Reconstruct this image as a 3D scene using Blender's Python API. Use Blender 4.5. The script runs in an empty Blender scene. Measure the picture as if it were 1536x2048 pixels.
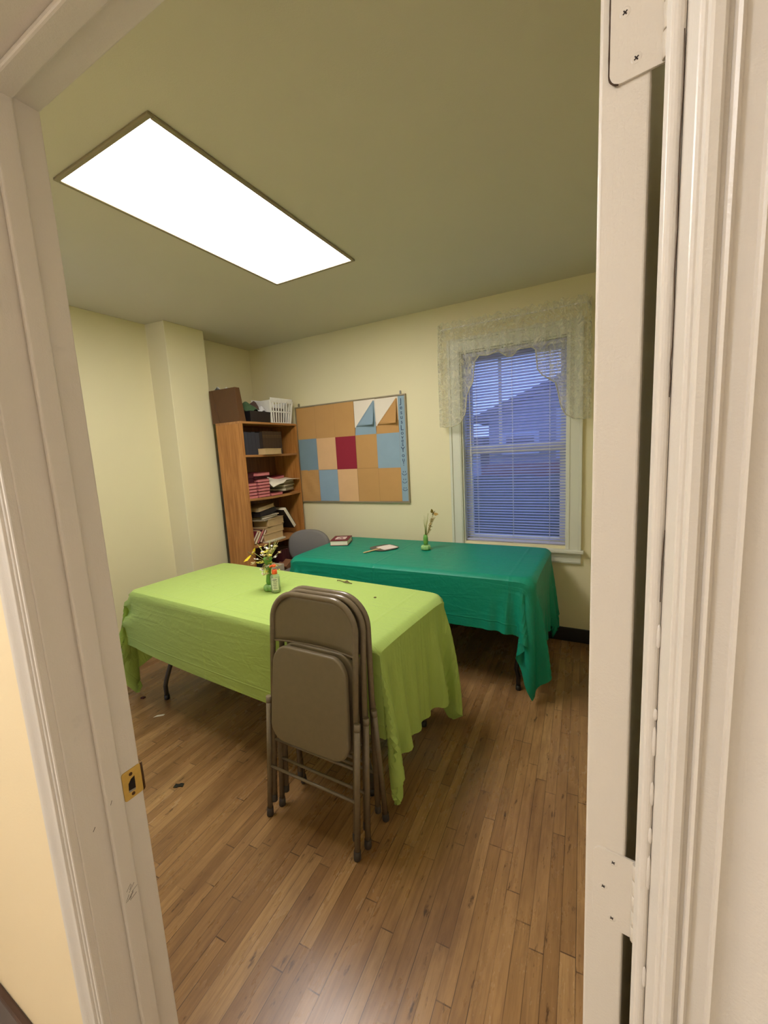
import bpy, bmesh, math, random
import numpy as np
from mathutils import Vector, Matrix, Euler
R = math.radians
PI = math.pi
scene = bpy.context.scene
COL = scene.collection
rnd = random.Random(7)

# ------------------------------------------------------------------ helpers
def lin(c):
    return c/12.92 if c <= 0.04045 else ((c+0.055)/1.055)**2.4
def rgb(r, g, b):
    return (lin(r/255), lin(g/255), lin(b/255), 1.0)

class MB:
    """collects shapes and links them as ONE mesh object"""
    def __init__(s): s.v = []; s.f = []; s.m = []; s.cur = 0; s.sm = []
    def add(s, vs, fs, smooth=False):
        o = len(s.v); s.v += [tuple(v) for v in vs]
        for f in fs:
            s.f.append([i+o for i in f]); s.m.append(s.cur); s.sm.append(smooth)
        return s
    def mat(s, i): s.cur = i; return s
    def box(s, x0, x1, y0, y1, z0, z1, M=None):
        vs = [Vector((x, y, z)) for z in (z0, z1) for y in (y0, y1) for x in (x0, x1)]
        if M is not None: vs = [M @ v for v in vs]
        return s.add(vs, [(0,2,3,1),(4,5,7,6),(0,1,5,4),(2,6,7,3),(0,4,6,2),(1,3,7,5)])
    def prism(s, pts, d0, d1, axis='z', M=None, smooth=False):
        """polygon in the two other axes, extruded along axis from d0 to d1"""
        n = len(pts)
        def p3(a, b, d):
            return Vector({'z':(a,b,d),'y':(a,d,b),'x':(d,a,b)}[axis])
        vs = [p3(a,b,d0) for a,b in pts]+[p3(a,b,d1) for a,b in pts]
        if M is not None: vs = [M @ v for v in vs]
        o = len(s.v); s.v += [tuple(v) for v in vs]
        for f, sm in [([o+i for i in range(n)][::-1], False), ([o+n+i for i in range(n)], False)]:
            s.f.append(f); s.m.append(s.cur); s.sm.append(sm)
        for i in range(n):
            j = (i+1) % n
            s.f.append([o+i, o+j, o+n+j, o+n+i]); s.m.append(s.cur); s.sm.append(smooth)
        return s
    def tube(s, pts, r, n=10, cap=True, M=None):
        pts = [Vector(p) for p in pts]
        rs = r if isinstance(r, (list, tuple)) else [r]*len(pts)
        rings = []; prev = None
        for i, p in enumerate(pts):
            t = (pts[min(i+1, len(pts)-1)]-pts[max(i-1, 0)]).normalized()
            if prev is None:
                a = Vector((0,0,1)) if abs(t.z) < 0.9 else Vector((1,0,0))
                nrm = t.cross(a).normalized()
            else:
                nrm = (prev-t*prev.dot(t)).normalized()
            prev = nrm; b = t.cross(nrm)
            rings.append([p+(nrm*math.cos(2*PI*k/n)+b*math.sin(2*PI*k/n))*rs[i] for k in range(n)])
        vs = [v for ring in rings for v in ring]
        if M is not None: vs = [M @ v for v in vs]
        fs = []
        for i in range(len(pts)-1):
            for k in range(n):
                fs.append((i*n+k, i*n+(k+1) % n, (i+1)*n+(k+1) % n, (i+1)*n+k))
        s.add(vs, fs, True)
        if cap:
            o = len(s.v)-len(vs)
            for ring in ([o+k for k in range(n)][::-1], [o+(len(pts)-1)*n+k for k in range(n)]):
                s.f.append(ring); s.m.append(s.cur); s.sm.append(False)
        return s
    def lathe(s, prof, n=24, M=None, c=(0,0,0)):
        vs = []
        for r, z in prof:
            vs += [Vector((c[0]+r*math.cos(2*PI*k/n), c[1]+r*math.sin(2*PI*k/n), c[2]+z)) for k in range(n)]
        if M is not None: vs = [M @ v for v in vs]
        fs = [(i*n+k, i*n+(k+1) % n, (i+1)*n+(k+1) % n, (i+1)*n+k) for i in range(len(prof)-1) for k in range(n)]
        s.add(vs, fs, True)
        o = len(s.v)-len(vs)
        for ring in ([o+k for k in range(n)][::-1], [o+(len(prof)-1)*n+k for k in range(n)]):
            s.f.append(ring); s.m.append(s.cur); s.sm.append(False)
        return s
    def grid(s, P, smooth=True, closed=False):
        nu, nv = len(P), len(P[0])
        vs = [p for row in P for p in row]
        fs = [(i*nv+j, (i+1)*nv+j, (i+1)*nv+j+1, i*nv+j+1) for i in range(nu-1) for j in range(nv-1)]
        return s.add(vs, fs, smooth)
    def build(s, name, mats, parent=None, bevel=0, seg=2, solid=0, sub=0, loc=None, rot=None, angle=None):
        me = bpy.data.meshes.new(name)
        me.from_pydata([tuple(v) for v in s.v], [], s.f); 
        if not isinstance(mats, (list, tuple)): mats = [mats]
        for m in mats: me.materials.append(m)
        for p, mi, sm in zip(me.polygons, s.m, s.sm):
            p.material_index = mi; p.use_smooth = sm
        bm = bmesh.new(); bm.from_mesh(me); bmesh.ops.recalc_face_normals(bm, faces=bm.faces); bm.to_mesh(me); bm.free()
        me.update()
        o = bpy.data.objects.new(name, me); COL.objects.link(o)
        if parent is not None: o.parent = parent
        if loc is not None: o.location = loc
        if rot is not None: o.rotation_euler = rot
        if solid:
            md = o.modifiers.new('solid', 'SOLIDIFY'); md.thickness = solid; md.offset = 0
        if sub:
            md = o.modifiers.new('sub', 'SUBSURF'); md.levels = sub; md.render_levels = sub
        if bevel:
            md = o.modifiers.new('bevel', 'BEVEL'); md.width = bevel; md.segments = seg; md.limit_method = 'ANGLE'; md.angle_limit = R(40)
            md.harden_normals = False
        return o

def rrect(x0, x1, y0, y1, r, n=6):
    pts = []
    for cx, cy, a0 in ((x1-r, y1-r, 0), (x0+r, y1-r, 90), (x0+r, y0+r, 180), (x1-r, y0+r, 270)):
        for k in range(n+1):
            a = R(a0+90*k/n); pts.append((cx+r*math.cos(a), cy+r*math.sin(a)))
    return pts

def tag(o, label=None, cat=None, group=None, kind=None):
    if label: o['label'] = label
    if cat: o['category'] = cat
    if group: o['group'] = group
    if kind: o['kind'] = kind
    return o
def thing(name, label, cat, loc=(0,0,0), rot=(0,0,0), group=None, kind=None):
    o = bpy.data.objects.new(name, None); COL.objects.link(o)
    o.empty_display_size = 0.05
    o.location = loc; o.rotation_euler = rot
    return tag(o, label, cat, group, kind)
def struct(mb, name, mats, **k):
    o = mb.build(name, mats, **k); o['kind'] = 'structure'; return o
def copy_tree(o, parent=None):
    c = o.copy(); COL.objects.link(c)
    if parent is not None: c.parent = parent
    for ch in list(o.children): copy_tree(ch, c)
    return c

# ------------------------------------------------------------------ materials
class NT:
    def __init__(s, name):
        s.m = bpy.data.materials.new(name); s.m.use_nodes = True
        s.t = s.m.node_tree; s.t.nodes.clear()
        s.out = s.t.nodes.new('ShaderNodeOutputMaterial')
    def n(s, typ, ins=None, **props):
        nd = s.t.nodes.new('ShaderNode'+typ)
        for k, v in props.items(): setattr(nd, k, v)
        for k, v in (ins or {}).items(): s.set(nd, k, v)
        return nd
    def set(s, nd, k, v):
        sock = nd.inputs[k]
        if isinstance(v, tuple) and len(v) == 2 and hasattr(v[0], 'outputs'):
            s.t.links.new(v[0].outputs[v[1]], sock)
        elif hasattr(v, 'outputs'): s.t.links.new(v.outputs[0], sock)
        else: sock.default_value = v
    def math(s, op, a, b=None, c=None, clamp=False):
        ins = {0: a}
        if b is not None: ins[1] = b
        if c is not None: ins[2] = c
        nd = s.n('Math', ins, operation=op); nd.use_clamp = clamp; return nd
    def mix(s, f, a, b, blend='MIX'):
        nd = s.t.nodes.new('ShaderNodeMix'); nd.data_type = 'RGBA'; nd.blend_type = blend
        for k, v in ((0, f), (6, a), (7, b)):
            if hasattr(v, 'outputs'):
                oi = 2 if v.bl_idname == 'ShaderNodeMix' else 0
                s.t.links.new(v.outputs[oi], nd.inputs[k])
            elif isinstance(v, tuple) and hasattr(v[0], 'outputs'): s.t.links.new(v[0].outputs[v[1]], nd.inputs[k])
            else: nd.inputs[k].default_value = v
        return nd
    def ramp(s, f, stops, interp='LINEAR'):
        nd = s.t.nodes.new('ShaderNodeValToRGB'); nd.color_ramp.interpolation = interp
        cr = nd.color_ramp
        while len(cr.elements) < len(stops): cr.elements.new(0.5)
        for e, (p, c) in zip(cr.elements, stops):
            e.position = p; e.color = c if len(c) == 4 else (*c, 1)
        s.set(nd, 0, f); return nd
    def coords(s, scale=(1,1,1), rot=(0,0,0), kind='Object'):
        tc = s.n('TexCoord'); mp = s.n('Mapping', {'Scale': scale, 'Rotation': rot})
        s.t.links.new(tc.outputs[kind], mp.inputs[0]); return mp
    def noise(s, co, scale, detail=3, rough=0.5, dist=0.0):
        return s.n('TexNoise', {'Vector': co, 'Scale': scale, 'Detail': detail, 'Roughness': rough, 'Distortion': dist})
    def bump(s, h, strength=0.3, dist=0.002):
        return s.n('Bump', {'Height': h, 'Strength': strength, 'Distance': dist})
    def bsdf(s, col, rough=0.5, normal=None, **k):
        nd = s.n('BsdfPrincipled')
        if isinstance(col, tuple) and len(col) == 4 and not hasattr(col[0], 'outputs'): nd.inputs['Base Color'].default_value = col
        elif hasattr(col, 'outputs') and col.bl_idname == 'ShaderNodeMix': s.t.links.new(col.outputs[2], nd.inputs['Base Color'])
        else: s.set(nd, 'Base Color', col)
        s.set(nd, 'Roughness', rough)
        if normal is not None: s.set(nd, 'Normal', normal)
        for kk, v in k.items(): s.set(nd, kk.replace('_', ' '), v)
        return nd
    def done(s, sh):
        s.t.links.new(sh.outputs[0], s.out.inputs[0]); return s.m

def plain(name, col, rough=0.6, metallic=0.0, var=0.06, scale=30, bump=0.0, bscale=200, spec=0.5, sub=0.0):
    t = NT(name); co = t.coords()
    ns = t.noise(co, scale, 3)
    dark = tuple(c*(1-var*2) for c in col[:3])+(1,)
    lite = tuple(min(1, c*(1+var)) for c in col[:3])+(1,)
    c = t.mix(ns, dark, lite)
    nrm = None
    if bump:
        nrm = t.bump(t.noise(co, bscale, 3), bump, 0.002)
    b = t.bsdf(c, rough, nrm, Metallic=metallic)
    b.inputs['Specular IOR Level'].default_value = spec
    return t.done(b)

def paint_wall(name, col, bump=0.15, rough=0.6):
    t = NT(name); co = t.coords()
    n1 = t.noise(co, 1.7, 3); n2 = t.noise(co, 240, 3, 0.6)
    c = t.mix(n1, tuple(x*0.95 for x in col[:3])+(1,), tuple(min(1, x*1.03) for x in col[:3])+(1,))
    return t.done(t.bsdf(c, rough, t.bump(n2, bump, 0.0015)))

def trim_paint(name, col, rough=0.38):
    # thick old gloss paint: brush strokes along z, drips and orange peel
    t = NT(name)
    a = t.coords(scale=(160, 160, 5)); b = t.coords(scale=(1,1,1))
    n1 = t.noise(a, 1.0, 4, 0.6); n2 = t.noise(b, 420, 2); n3 = t.noise(b, 28, 4, 0.6)
    h = t.math('ADD', t.math('MULTIPLY', n1, 0.8), t.math('ADD', t.math('MULTIPLY', n2, 0.7), t.math('MULTIPLY', n3, 0.4)))
    dirt = t.ramp(t.noise(b, 9, 5, 0.7), [(0.66, (0,0,0,1)), (0.80, (1,1,1,1))])
    c = t.mix(t.math('MULTIPLY', dirt, 0.22), col, tuple(x*0.45 for x in col[:3])+(1,))
    return t.done(t.bsdf(c, rough, t.bump(h, 0.35, 0.0012)))

def floor_mat():
    t = NT('oak_strip_floor')
    co = t.coords(rot=(0,0,R(-2.5)))
    sx = t.n('SeparateXYZ', {0: co})
    W, L = 0.043, 0.62
    xs = t.math('DIVIDE', (sx, 0), W)
    row = t.math('FLOOR', xs)
    fx = t.math('FRACT', xs)
    wn = t.n('TexWhiteNoise', {'W': row}, noise_dimensions='1D')
    ys = t.math('ADD', t.math('DIVIDE', (sx, 1), L), t.math('MULTIPLY', wn, 7.3))
    # strips of uneven length
    seg = t.math('FLOOR', ys); fy = t.math('FRACT', ys)
    cv = t.n('CombineXYZ', {0: row, 1: seg, 2: 0.0})
    wn2 = t.n('TexWhiteNoise', {'Vector': cv}, noise_dimensions='3D')
    # gaps
    gx = t.math('ABSOLUTE', t.math('SUBTRACT', fx, 0.5))
    gapx = t.math('GREATER_THAN', gx, 0.476)
    gy = t.math('ABSOLUTE', t.math('SUBTRACT', fy, 0.5))
    gapy = t.math('GREATER_THAN', gy, 0.4972)
    gap = t.math('MAXIMUM', gapx, gapy)
    gn = t.noise(t.coords(scale=(18, 2.2, 1)), 1.0, 3)
    gapw = t.math('MULTIPLY', gap, t.ramp(gn, [(0.34, (0.12,)*3), (0.56, (1.0,)*3)]))
    # grain
    off = t.n('VectorMath', {0: co, 1: (wn2, 1)}, operation='ADD')
    mp = t.n('Mapping', {0: off, 'Scale': (95, 5.5, 1)})
    g1 = t.noise(mp, 1.0, 5, 0.65, 0.6)
    base = t.ramp((wn2, 0), [(0.0, rgb(136,101,62)), (0.35, rgb(148,112,70)), (0.7, rgb(156,119,76)), (1.0, rgb(168,132,86))])
    c = t.mix(t.math('MULTIPLY', t.ramp(g1, [(0.35, (1,1,1)), (0.62, (0,0,0))]), 0.42), base, rgb(96,66,40))
    # worn and stained patches
    st = t.noise(t.coords(scale=(5.5, 1.6, 1)), 1.0, 6, 0.65)
    c = t.mix(t.math('MULTIPLY', t.ramp(st, [(0.50, (0,0,0)), (0.68, (1,1,1))]), 0.6), c, rgb(98,66,36))
    st2 = t.noise(t.coords(scale=(40, 9, 1)), 1.0, 4, 0.7)
    c = t.mix(t.math('MULTIPLY', t.ramp(st2, [(0.61, (0,0,0)), (0.70, (1,1,1))]), 0.85), c, rgb(58,36,20))
    c = t.mix(t.math('MULTIPLY', gapw, 0.8), c, rgb(52,34,22))
    h = t.math('SUBTRACT', t.math('MULTIPLY', g1, 0.25), gapw)
    rough = t.math('ADD', 0.17, t.math('MULTIPLY', st, 0.22))
    b = t.bsdf(c, rough, t.bump(h, 0.35, 0.0012))
    b.inputs['Specular IOR Level'].default_value = 0.45
    return t.done(b)

def wood(name, c0, c1, axis='z', rough=0.45, scale=1.0):
    t = NT(name)
    sc = {'z': (38, 38, 2.2), 'y': (38, 2.2, 38), 'x': (2.2, 38, 38)}[axis]
    co = t.coords(scale=tuple(s*scale for s in sc))
    g = t.noise(co, 1.0, 5, 0.6, 1.2)
    c = t.mix(t.ramp(g, [(0.36, (0,0,0)), (0.64, (1,1,1))]), c0, c1)
    return t.done(t.bsdf(c, rough, t.bump(g, 0.12, 0.001)))

def plastic_cloth(name, col, trans, rough=0.45):
    """thin plastic table cover: fine wrinkles and fold creases by UV"""
    t = NT(name)
    uv = t.n('TexCoord'); sx = t.n('SeparateXYZ', {0: (uv, 2)})
    def crease(k, m, ph):
        w = t.math('FRACT', t.math('ADD', t.math('MULTIPLY', (sx, k), m), ph))
        d = t.math('ABSOLUTE', t.math('SUBTRACT', w, 0.5))
        return t.math('SUBTRACT', 1.0, t.math('MULTIPLY', d, 60.0), clamp=True)
    cr = t.math('ADD', crease(0, 3.0, 0.17), crease(1, 4.0, 0.33))
    mp = t.n('Mapping', {0: (uv, 2), 'Scale': (2.74, 1.37, 1)})
    w1 = t.noise(mp, 5, 4, 0.55, 0.8); w2 = t.noise(mp, 17, 3, 0.5, 1.5)
    mp2 = t.n('Mapping', {0: (uv, 2), 'Scale': (2.2, 9.0, 1), 'Rotation': (0,0,0.5)})
    w3 = t.noise(mp2, 2.4, 2, 0.5, 1.0)
    rid = t.math('SUBTRACT', 1.0, t.math('ABSOLUTE', t.math('MULTIPLY', t.math('SUBTRACT', w3, 0.5), 7.0)), clamp=True)
    h = t.math('ADD', t.math('ADD', t.math('MULTIPLY', w1, 1.2), t.math('MULTIPLY', w2, 0.35)), t.math('ADD', t.math('MULTIPLY', cr, 0.35), t.math('MULTIPLY', rid, 0.16)))
    bp = t.bump(h, 0.42, 0.012)
    b = t.bsdf(col, rough, bp); b.inputs['Specular IOR Level'].default_value = 0.35
    tr = t.n('BsdfTranslucent', {'Color': col, 'Normal': bp})
    mx = t.n('MixShader', {0: trans, 1: b, 2: tr})
    return t.done(mx)

M = {}
M['wall'] = paint_wall('cream_wall_paint', rgb(220, 211, 170))
M['ceil'] = paint_wall('ceiling_paint', rgb(204, 196, 176), 0.25)
M['hallwall'] = paint_wall('hall_wall_paint', rgb(238, 219, 180), 0.25)
M['hallbounce'] = paint_wall('hall_white_bounce', rgb(230, 224, 214), 0.25); M['hallfloor'] = plain('hall_floor_bounce', rgb(186, 180, 170), 0.5)  # made-up pale neutral finishes for unseen hall surfaces, to bounce light onto the jamb
M['trim'] = trim_paint('old_white_trim_paint', rgb(216, 208, 197))
M['door'] = trim_paint('door_paint', rgb(216, 207, 193))
M['wtrim'] = trim_paint('window_trim_paint', rgb(206, 206, 186))
M['floor'] = floor_mat()
M['black'] = plain('black_vinyl', rgb(20, 17, 14), 0.4)
M['hallbase'] = plain('dark_brown_base', rgb(62, 38, 28), 0.4)
M['lime'] = plastic_cloth('lime_plastic_cloth', rgb(182, 210, 112), 0.20)
M['teal'] = plastic_cloth('teal_plastic_cloth', rgb(20, 142, 112), 0.13)
M['chair'] = plain('taupe_enamel', rgb(118, 105, 84), 0.22, 0.0, 0.10, 60, 0.08, 300)
M['chairseat'] = plain('taupe_enamel_seat', rgb(120, 108, 84), 0.40, 0.0, 0.06, 40, 0.1, 500)
M['chairdark'] = plain('dark_rubber_foot', rgb(58, 50, 42), 0.7)
M['legmetal'] = plain('dark_grey_leg_enamel', rgb(72, 68, 60), 0.4)
M['blackmetal'] = plain('black_leg_enamel', rgb(16, 14, 13), 0.4)
M['tabletop'] = plain('tabletop_laminate', rgb(150, 130, 100), 0.5)
M['oak'] = wood('oak_laminate', rgb(150, 96, 42), rgb(182, 126, 64), 'z')
M['oakshelf'] = wood('oak_laminate_shelf', rgb(146, 98, 50), rgb(178, 128, 74), 'y')
M['oakback'] = wood('oak_back_panel', rgb(96, 60, 30), rgb(118, 78, 42), 'z')
M['brass'] = plain('brass', rgb(214, 178, 92), 0.35, 0.7, 0.1, 90)
M['brassdark'] = plain('tarnished_brass', rgb(92, 62, 34), 0.45, 0.6, 0.2, 90)
M['hole'] = plain('bare_hole', rgb(24, 12, 8), 0.9)
M['screw'] = plain('screw_slot', rgb(40, 22, 14), 0.7)
M['crack'] = plain('paint_crack', rgb(74, 54, 38), 0.9)
M['scuff'] = plain('grey_scuff', rgb(112, 104, 98), 0.8)
M['steel'] = plain('steel', rgb(150, 146, 132), 0.35, 0.8)
M['grey_fabric'] = plain('grey_fabric', rgb(118, 114, 106), 0.9, 0, 0.08, 300, 0.3, 900)
M['brownbag'] = plain('brown_leatherette', rgb(86, 54, 24), 0.5, 0, 0.1, 12, 0.2, 120)
M['tissue'] = plain('white_tissue', rgb(200, 200, 190), 0.8)
M['blackbin'] = plain('black_plastic', rgb(26, 22, 24), 0.45)
M['greencloth'] = plain('green_cloth', rgb(66, 92, 58), 0.9, 0, 0.3, 26)
M['browncloth'] = plain('brown_cloth', rgb(84, 62, 52), 0.9, 0, 0.2, 26)
M['whitecloth'] = plain('white_cloth', rgb(196, 196, 196), 0.9)
M['whiteplastic'] = plain('white_plastic', rgb(232, 230, 222), 0.4)
M['frame_al'] = plain('worn_aluminium', rgb(150, 138, 110), 0.45, 0.3)
M['cork'] = plain('cork', rgb(150, 114, 70), 0.9, 0, 0.2, 200)
def paper(name, c): return plain(name, c, 0.85, 0, 0.04, 9, 0.22, 26)
M['p_tan'] = paper('paper_tan', rgb(186, 142, 84)); M['p_peach'] = paper('paper_peach', rgb(214, 172, 122))
M['p_blue'] = paper('paper_blue', rgb(136, 160, 172)); M['p_dblue'] = paper('paper_dull_blue', rgb(118, 140, 150))
M['p_red'] = paper('paper_crimson', rgb(142, 28, 46)); M['p_white'] = paper('paper_white', rgb(226, 216, 196))
M['ink'] = plain('blue_ink', rgb(38, 58, 84), 0.7)
M['redcover'] = plain('red_book_cloth', rgb(104, 22, 34), 0.6); M['pinkpages'] = plain('red_stained_pages', rgb(206, 124, 122), 0.8, 0, 0.08, 120)
M['darkred'] = plain('maroon_cloth', rgb(66, 12, 20), 0.6)
M['navy'] = plain('navy_book_cloth', rgb(44, 46, 54), 0.6); M['blackcloth'] = plain('black_book_cloth', rgb(30, 24, 24), 0.6)
M['brownbook'] = plain('brown_book_cloth', rgb(58, 42, 26), 0.5); M['gilt'] = plain('dull_gilt', rgb(120, 100, 60), 0.4, 0.4)
M['beige'] = plain('beige_book_cloth', rgb(186, 158, 112), 0.8, 0, 0.06, 20); M['oldpages'] = plain('old_pages', rgb(184, 162, 124), 0.85, 0, 0.1, 200)
M['whitepages'] = plain('white_pages', rgb(226, 216, 190), 0.8); M['creampage'] = plain('cream_paper', rgb(206, 196, 168), 0.85, 0, 0.06, 30)
M['greypaper'] = plain('grey_newsprint', rgb(168, 156, 130), 0.9, 0, 0.08, 40)
M['dullpaper'] = plain('dull_newsprint', rgb(126, 112, 84), 0.9, 0, 0.08, 40)
M['card'] = plain('cardboard', rgb(136, 92, 58), 0.8)
M['redprint'] = plain('red_print', rgb(176, 40, 44), 0.6)
M['orange'] = plain('orange_plastic', rgb(238, 96, 40), 0.35)
M['greenwrap'] = plain('green_tissue_wrap', rgb(104, 160, 66), 0.6, 0, 0.2, 60, 0.5, 120)
M['greenglass'] = plain('green_gravel_glass', rgb(150, 196, 120), 0.25, 0, 0.25, 160, 0.5, 200)
M['stem'] = plain('dry_stem', rgb(168, 170, 96), 0.7); M['petalw'] = plain('white_petal', rgb(236, 226, 220), 0.7)
M['petaly'] = plain('yellow_petal', rgb(232, 216, 84), 0.6); M['dried'] = plain('dried_flower', rgb(186, 166, 108), 0.8)
M['wing'] = plain('yellow_wing', rgb(236, 214, 40), 0.6); M['dullwing'] = plain('ochre_wing', rgb(168, 132, 58), 0.6)
M['twig'] = plain('brown_twig', rgb(92, 78, 36), 0.8)
M['stickwood'] = plain('bare_stick', rgb(202, 178, 122), 0.6)
M['fanback'] = plain('fan_print_dark', rgb(92, 84, 70), 0.6, 0, 0.3, 60); M['fanwhite'] = plain('fan_panel', rgb(226, 214, 200), 0.6, 0, 0.1, 60)

def glassy(name, col, alpha_mix=0.75, rough=0.08):
    t = NT(name)
    a = t.n('BsdfTransparent', {'Color': col})
    b = t.bsdf(col, rough)
    return t.done(t.n('MixShader', {0: 1-alpha_mix, 1: a, 2: b}))
M['clear'] = glassy('clear_bottle_plastic', rgb(222, 230, 210), 0.72)
M['gel'] = glassy('clear_gel', rgb(206, 220, 176), 0.45)
M['glass'] = glassy('window_glass', (0.92, 0.95, 1.0, 1), 0.93, 0.02)
M['label'] = plain('white_label', rgb(226, 226, 206), 0.5)

def emis(name, col, s, stripes=False):
    t = NT(name)
    st = s
    if stripes:
        # the tubes behind the diffuser
        co = t.n('TexCoord'); sx = t.n('SeparateXYZ', {0: (co, 3)})
        w = t.math('SINE', t.math('MULTIPLY', (sx, 0), 2*PI*2/0.62))
        st = t.math('ADD', s*0.92, t.math('MULTIPLY', w, s*0.08))
    e = t.n('Emission', {'Color': col, 'Strength': st})
    return t.done(e)
LIGHT = 22.5
M['diffuser'] = emis('lit_diffuser', (1.0, 0.945, 0.93, 1), LIGHT)
M['halllamp'] = emis('lit_hall_globe', (0.98, 1.0, 1.05, 1), 152.0)

def slat_mat():
    t = NT('dusk_tinted_slat')
    c = rgb(206, 208, 230)  # white vinyl with some of the blue dusk light put into its colour
    b = t.bsdf(c, 0.4); tr = t.n('BsdfTranslucent', {'Color': c})
    return t.done(t.n('MixShader', {0: 0.42, 1: b, 2: tr}))
M['slat'] = slat_mat()

def lace_mat(name='ecru_lace', open_=0.30):
    t = NT(name)
    co = t.coords()
    v = t.n('TexVoronoi', {'Vector': co, 'Scale': 17.0, 'Randomness': 1.0}, feature='DISTANCE_TO_EDGE')
    e = t.math('LESS_THAN', (v, 0), 0.020)
    n1 = t.noise(co, 13, 5, 0.65, 3.0)
    fl = t.ramp(n1, [(0.47, (0,0,0)), (0.60, (1,1,1))])
    n3 = t.noise(co, 7, 2, 0.5, 1.0)
    fl2 = t.math('MULTIPLY', fl, t.ramp(n3, [(0.40, (0.35,)*3), (0.56, (1,)*3)]))
    pat = t.math('MAXIMUM', t.math('MULTIPLY', e, 0.55), fl2)
    alpha = t.math('ADD', open_, t.math('MULTIPLY', pat, 0.50), clamp=True)
    c = rgb(216, 212, 186)
    b = t.bsdf(c, 0.9); tl = t.n('BsdfTranslucent', {'Color': c})
    s = t.n('MixShader', {0: 0.3, 1: b, 2: tl})
    tp = t.n('BsdfTransparent')
    return t.done(t.n('MixShader', {0: alpha, 1: tp, 2: s}))
M['lace'] = lace_mat()
M['laceedge'] = lace_mat('lace_edging', 0.6)

# ------------------------------------------------------------------ dimensions
H = 2.59                      # ceiling height
XL, XR = -3.22, 0.21          # side walls
YF, YB = 0.393, 3.25          # room faces of the front and back walls
YH = 0.281                    # hall face of the front wall
JL, JR = -0.77, 0.036         # door opening
DH = 2.03
WX0, WX1, WZ0, WZ1 = -1.017, -0.240, 0.735, 2.229   # window opening
HX0, HX1, HY0 = -2.6, 0.72, -1.30                    # hall

# ------------------------------------------------------------------ shell
struct(MB().box(XL-0.2, HX1+0.2, YH, YB+0.3, -0.08, 0.0), 'floor', M['floor'])
struct(MB().box(HX0-0.2, HX1+0.2, HY0-0.2, YH, -0.08, 0.0), 'floor_hall', M['hallfloor'])  # unseen floor, its pale grey invented to bounce neutral light
struct(MB().box(XL-0.15, XR+0.15, YF-0.02, YB+0.15, H, H+0.1), 'ceiling', M['ceil'])
struct(MB().box(HX0-0.15, HX1+0.15, HY0-0.15, YF-0.02, H, H+0.1), 'ceiling_hall', M['hallbounce'])
# left wall with its chimney breast
struct(MB().prism([(XL-0.15, YF-0.1), (XL, YF-0.1), (XL, 2.165), (XL+0.2, 2.185), (XL+0.2, 2.546), (XL, 2.546), (XL, YB+0.15), (XL-0.15, YB+0.15)], 0, H), 'wall_left', M['wall'], bevel=0.004)
struct(MB().box(XR, XR+0.12, YF-0.02, YB+0.15, 0, H), 'wall_right', M['wall'])
b = MB()
b.box(XL-0.15, WX0, YB, YB+0.15, 0, H).box(WX1, XR+0.15, YB, YB+0.15, 0, H)
b.box(WX0, WX1, YB, YB+0.15, 0, WZ0).box(WX0, WX1, YB, YB+0.15, WZ1, H)
struct(b, 'wall_back', M['wall'])
b = MB()
for x0, x1, z0 in ((HX0-0.15, JL-0.02, 0), (JR+0.02, HX1+0.15, 0), (JL-0.02, JR+0.02, DH+0.02)):
    b.mat(1).box(x0, x1, YH+0.0005, YF-0.02, z0, H)
    b.mat(0).box(max(x0, XL-0.15), min(x1, XR+0.1), YF-0.02, YF-0.0005, z0, H)
struct(b, 'wall_front', [M['wall'], M['hallwall']])
struct(MB().box(HX0-0.15, HX0, HY0, YH, 0, H), 'wall_hall_left', M['hallwall'])
struct(MB().box(HX1, HX1+0.15, HY0, YH, 0, H), 'wall_hall_right', M['hallbounce'])  # unseen wall, set close to throw more light back on the left jamb
struct(MB().box(HX0-0.15, HX1+0.15, HY0-0.15, HY0, 0, H), 'wall_hall_back', M['hallbounce'])
def base(name, x0, x1, y0, y1, m, h=0.108):
    struct(MB().box(x0, x1, y0, y1, 0, h), name, m, bevel=0.004)
base('baseboard_back', XL, XR, YB-0.012, YB, M['black'])
base('baseboard_right', XR-0.012, XR, YF, YB-0.012, M['black'])
base('baseboard_left', XL, XL+0.012, YF, 2.16, M['black'])
base('baseboard_breast', XL+0.2, XL+0.212, 2.19, 2.546, M['black'])
base('baseboard_hall', HX0, JL-0.075, YH-0.016, YH, M['hallbase'], 0.192)
base('baseboard_hall_right', JR+0.10, HX1, YH-0.016, YH, M['hallbase'], 0.192)

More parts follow.
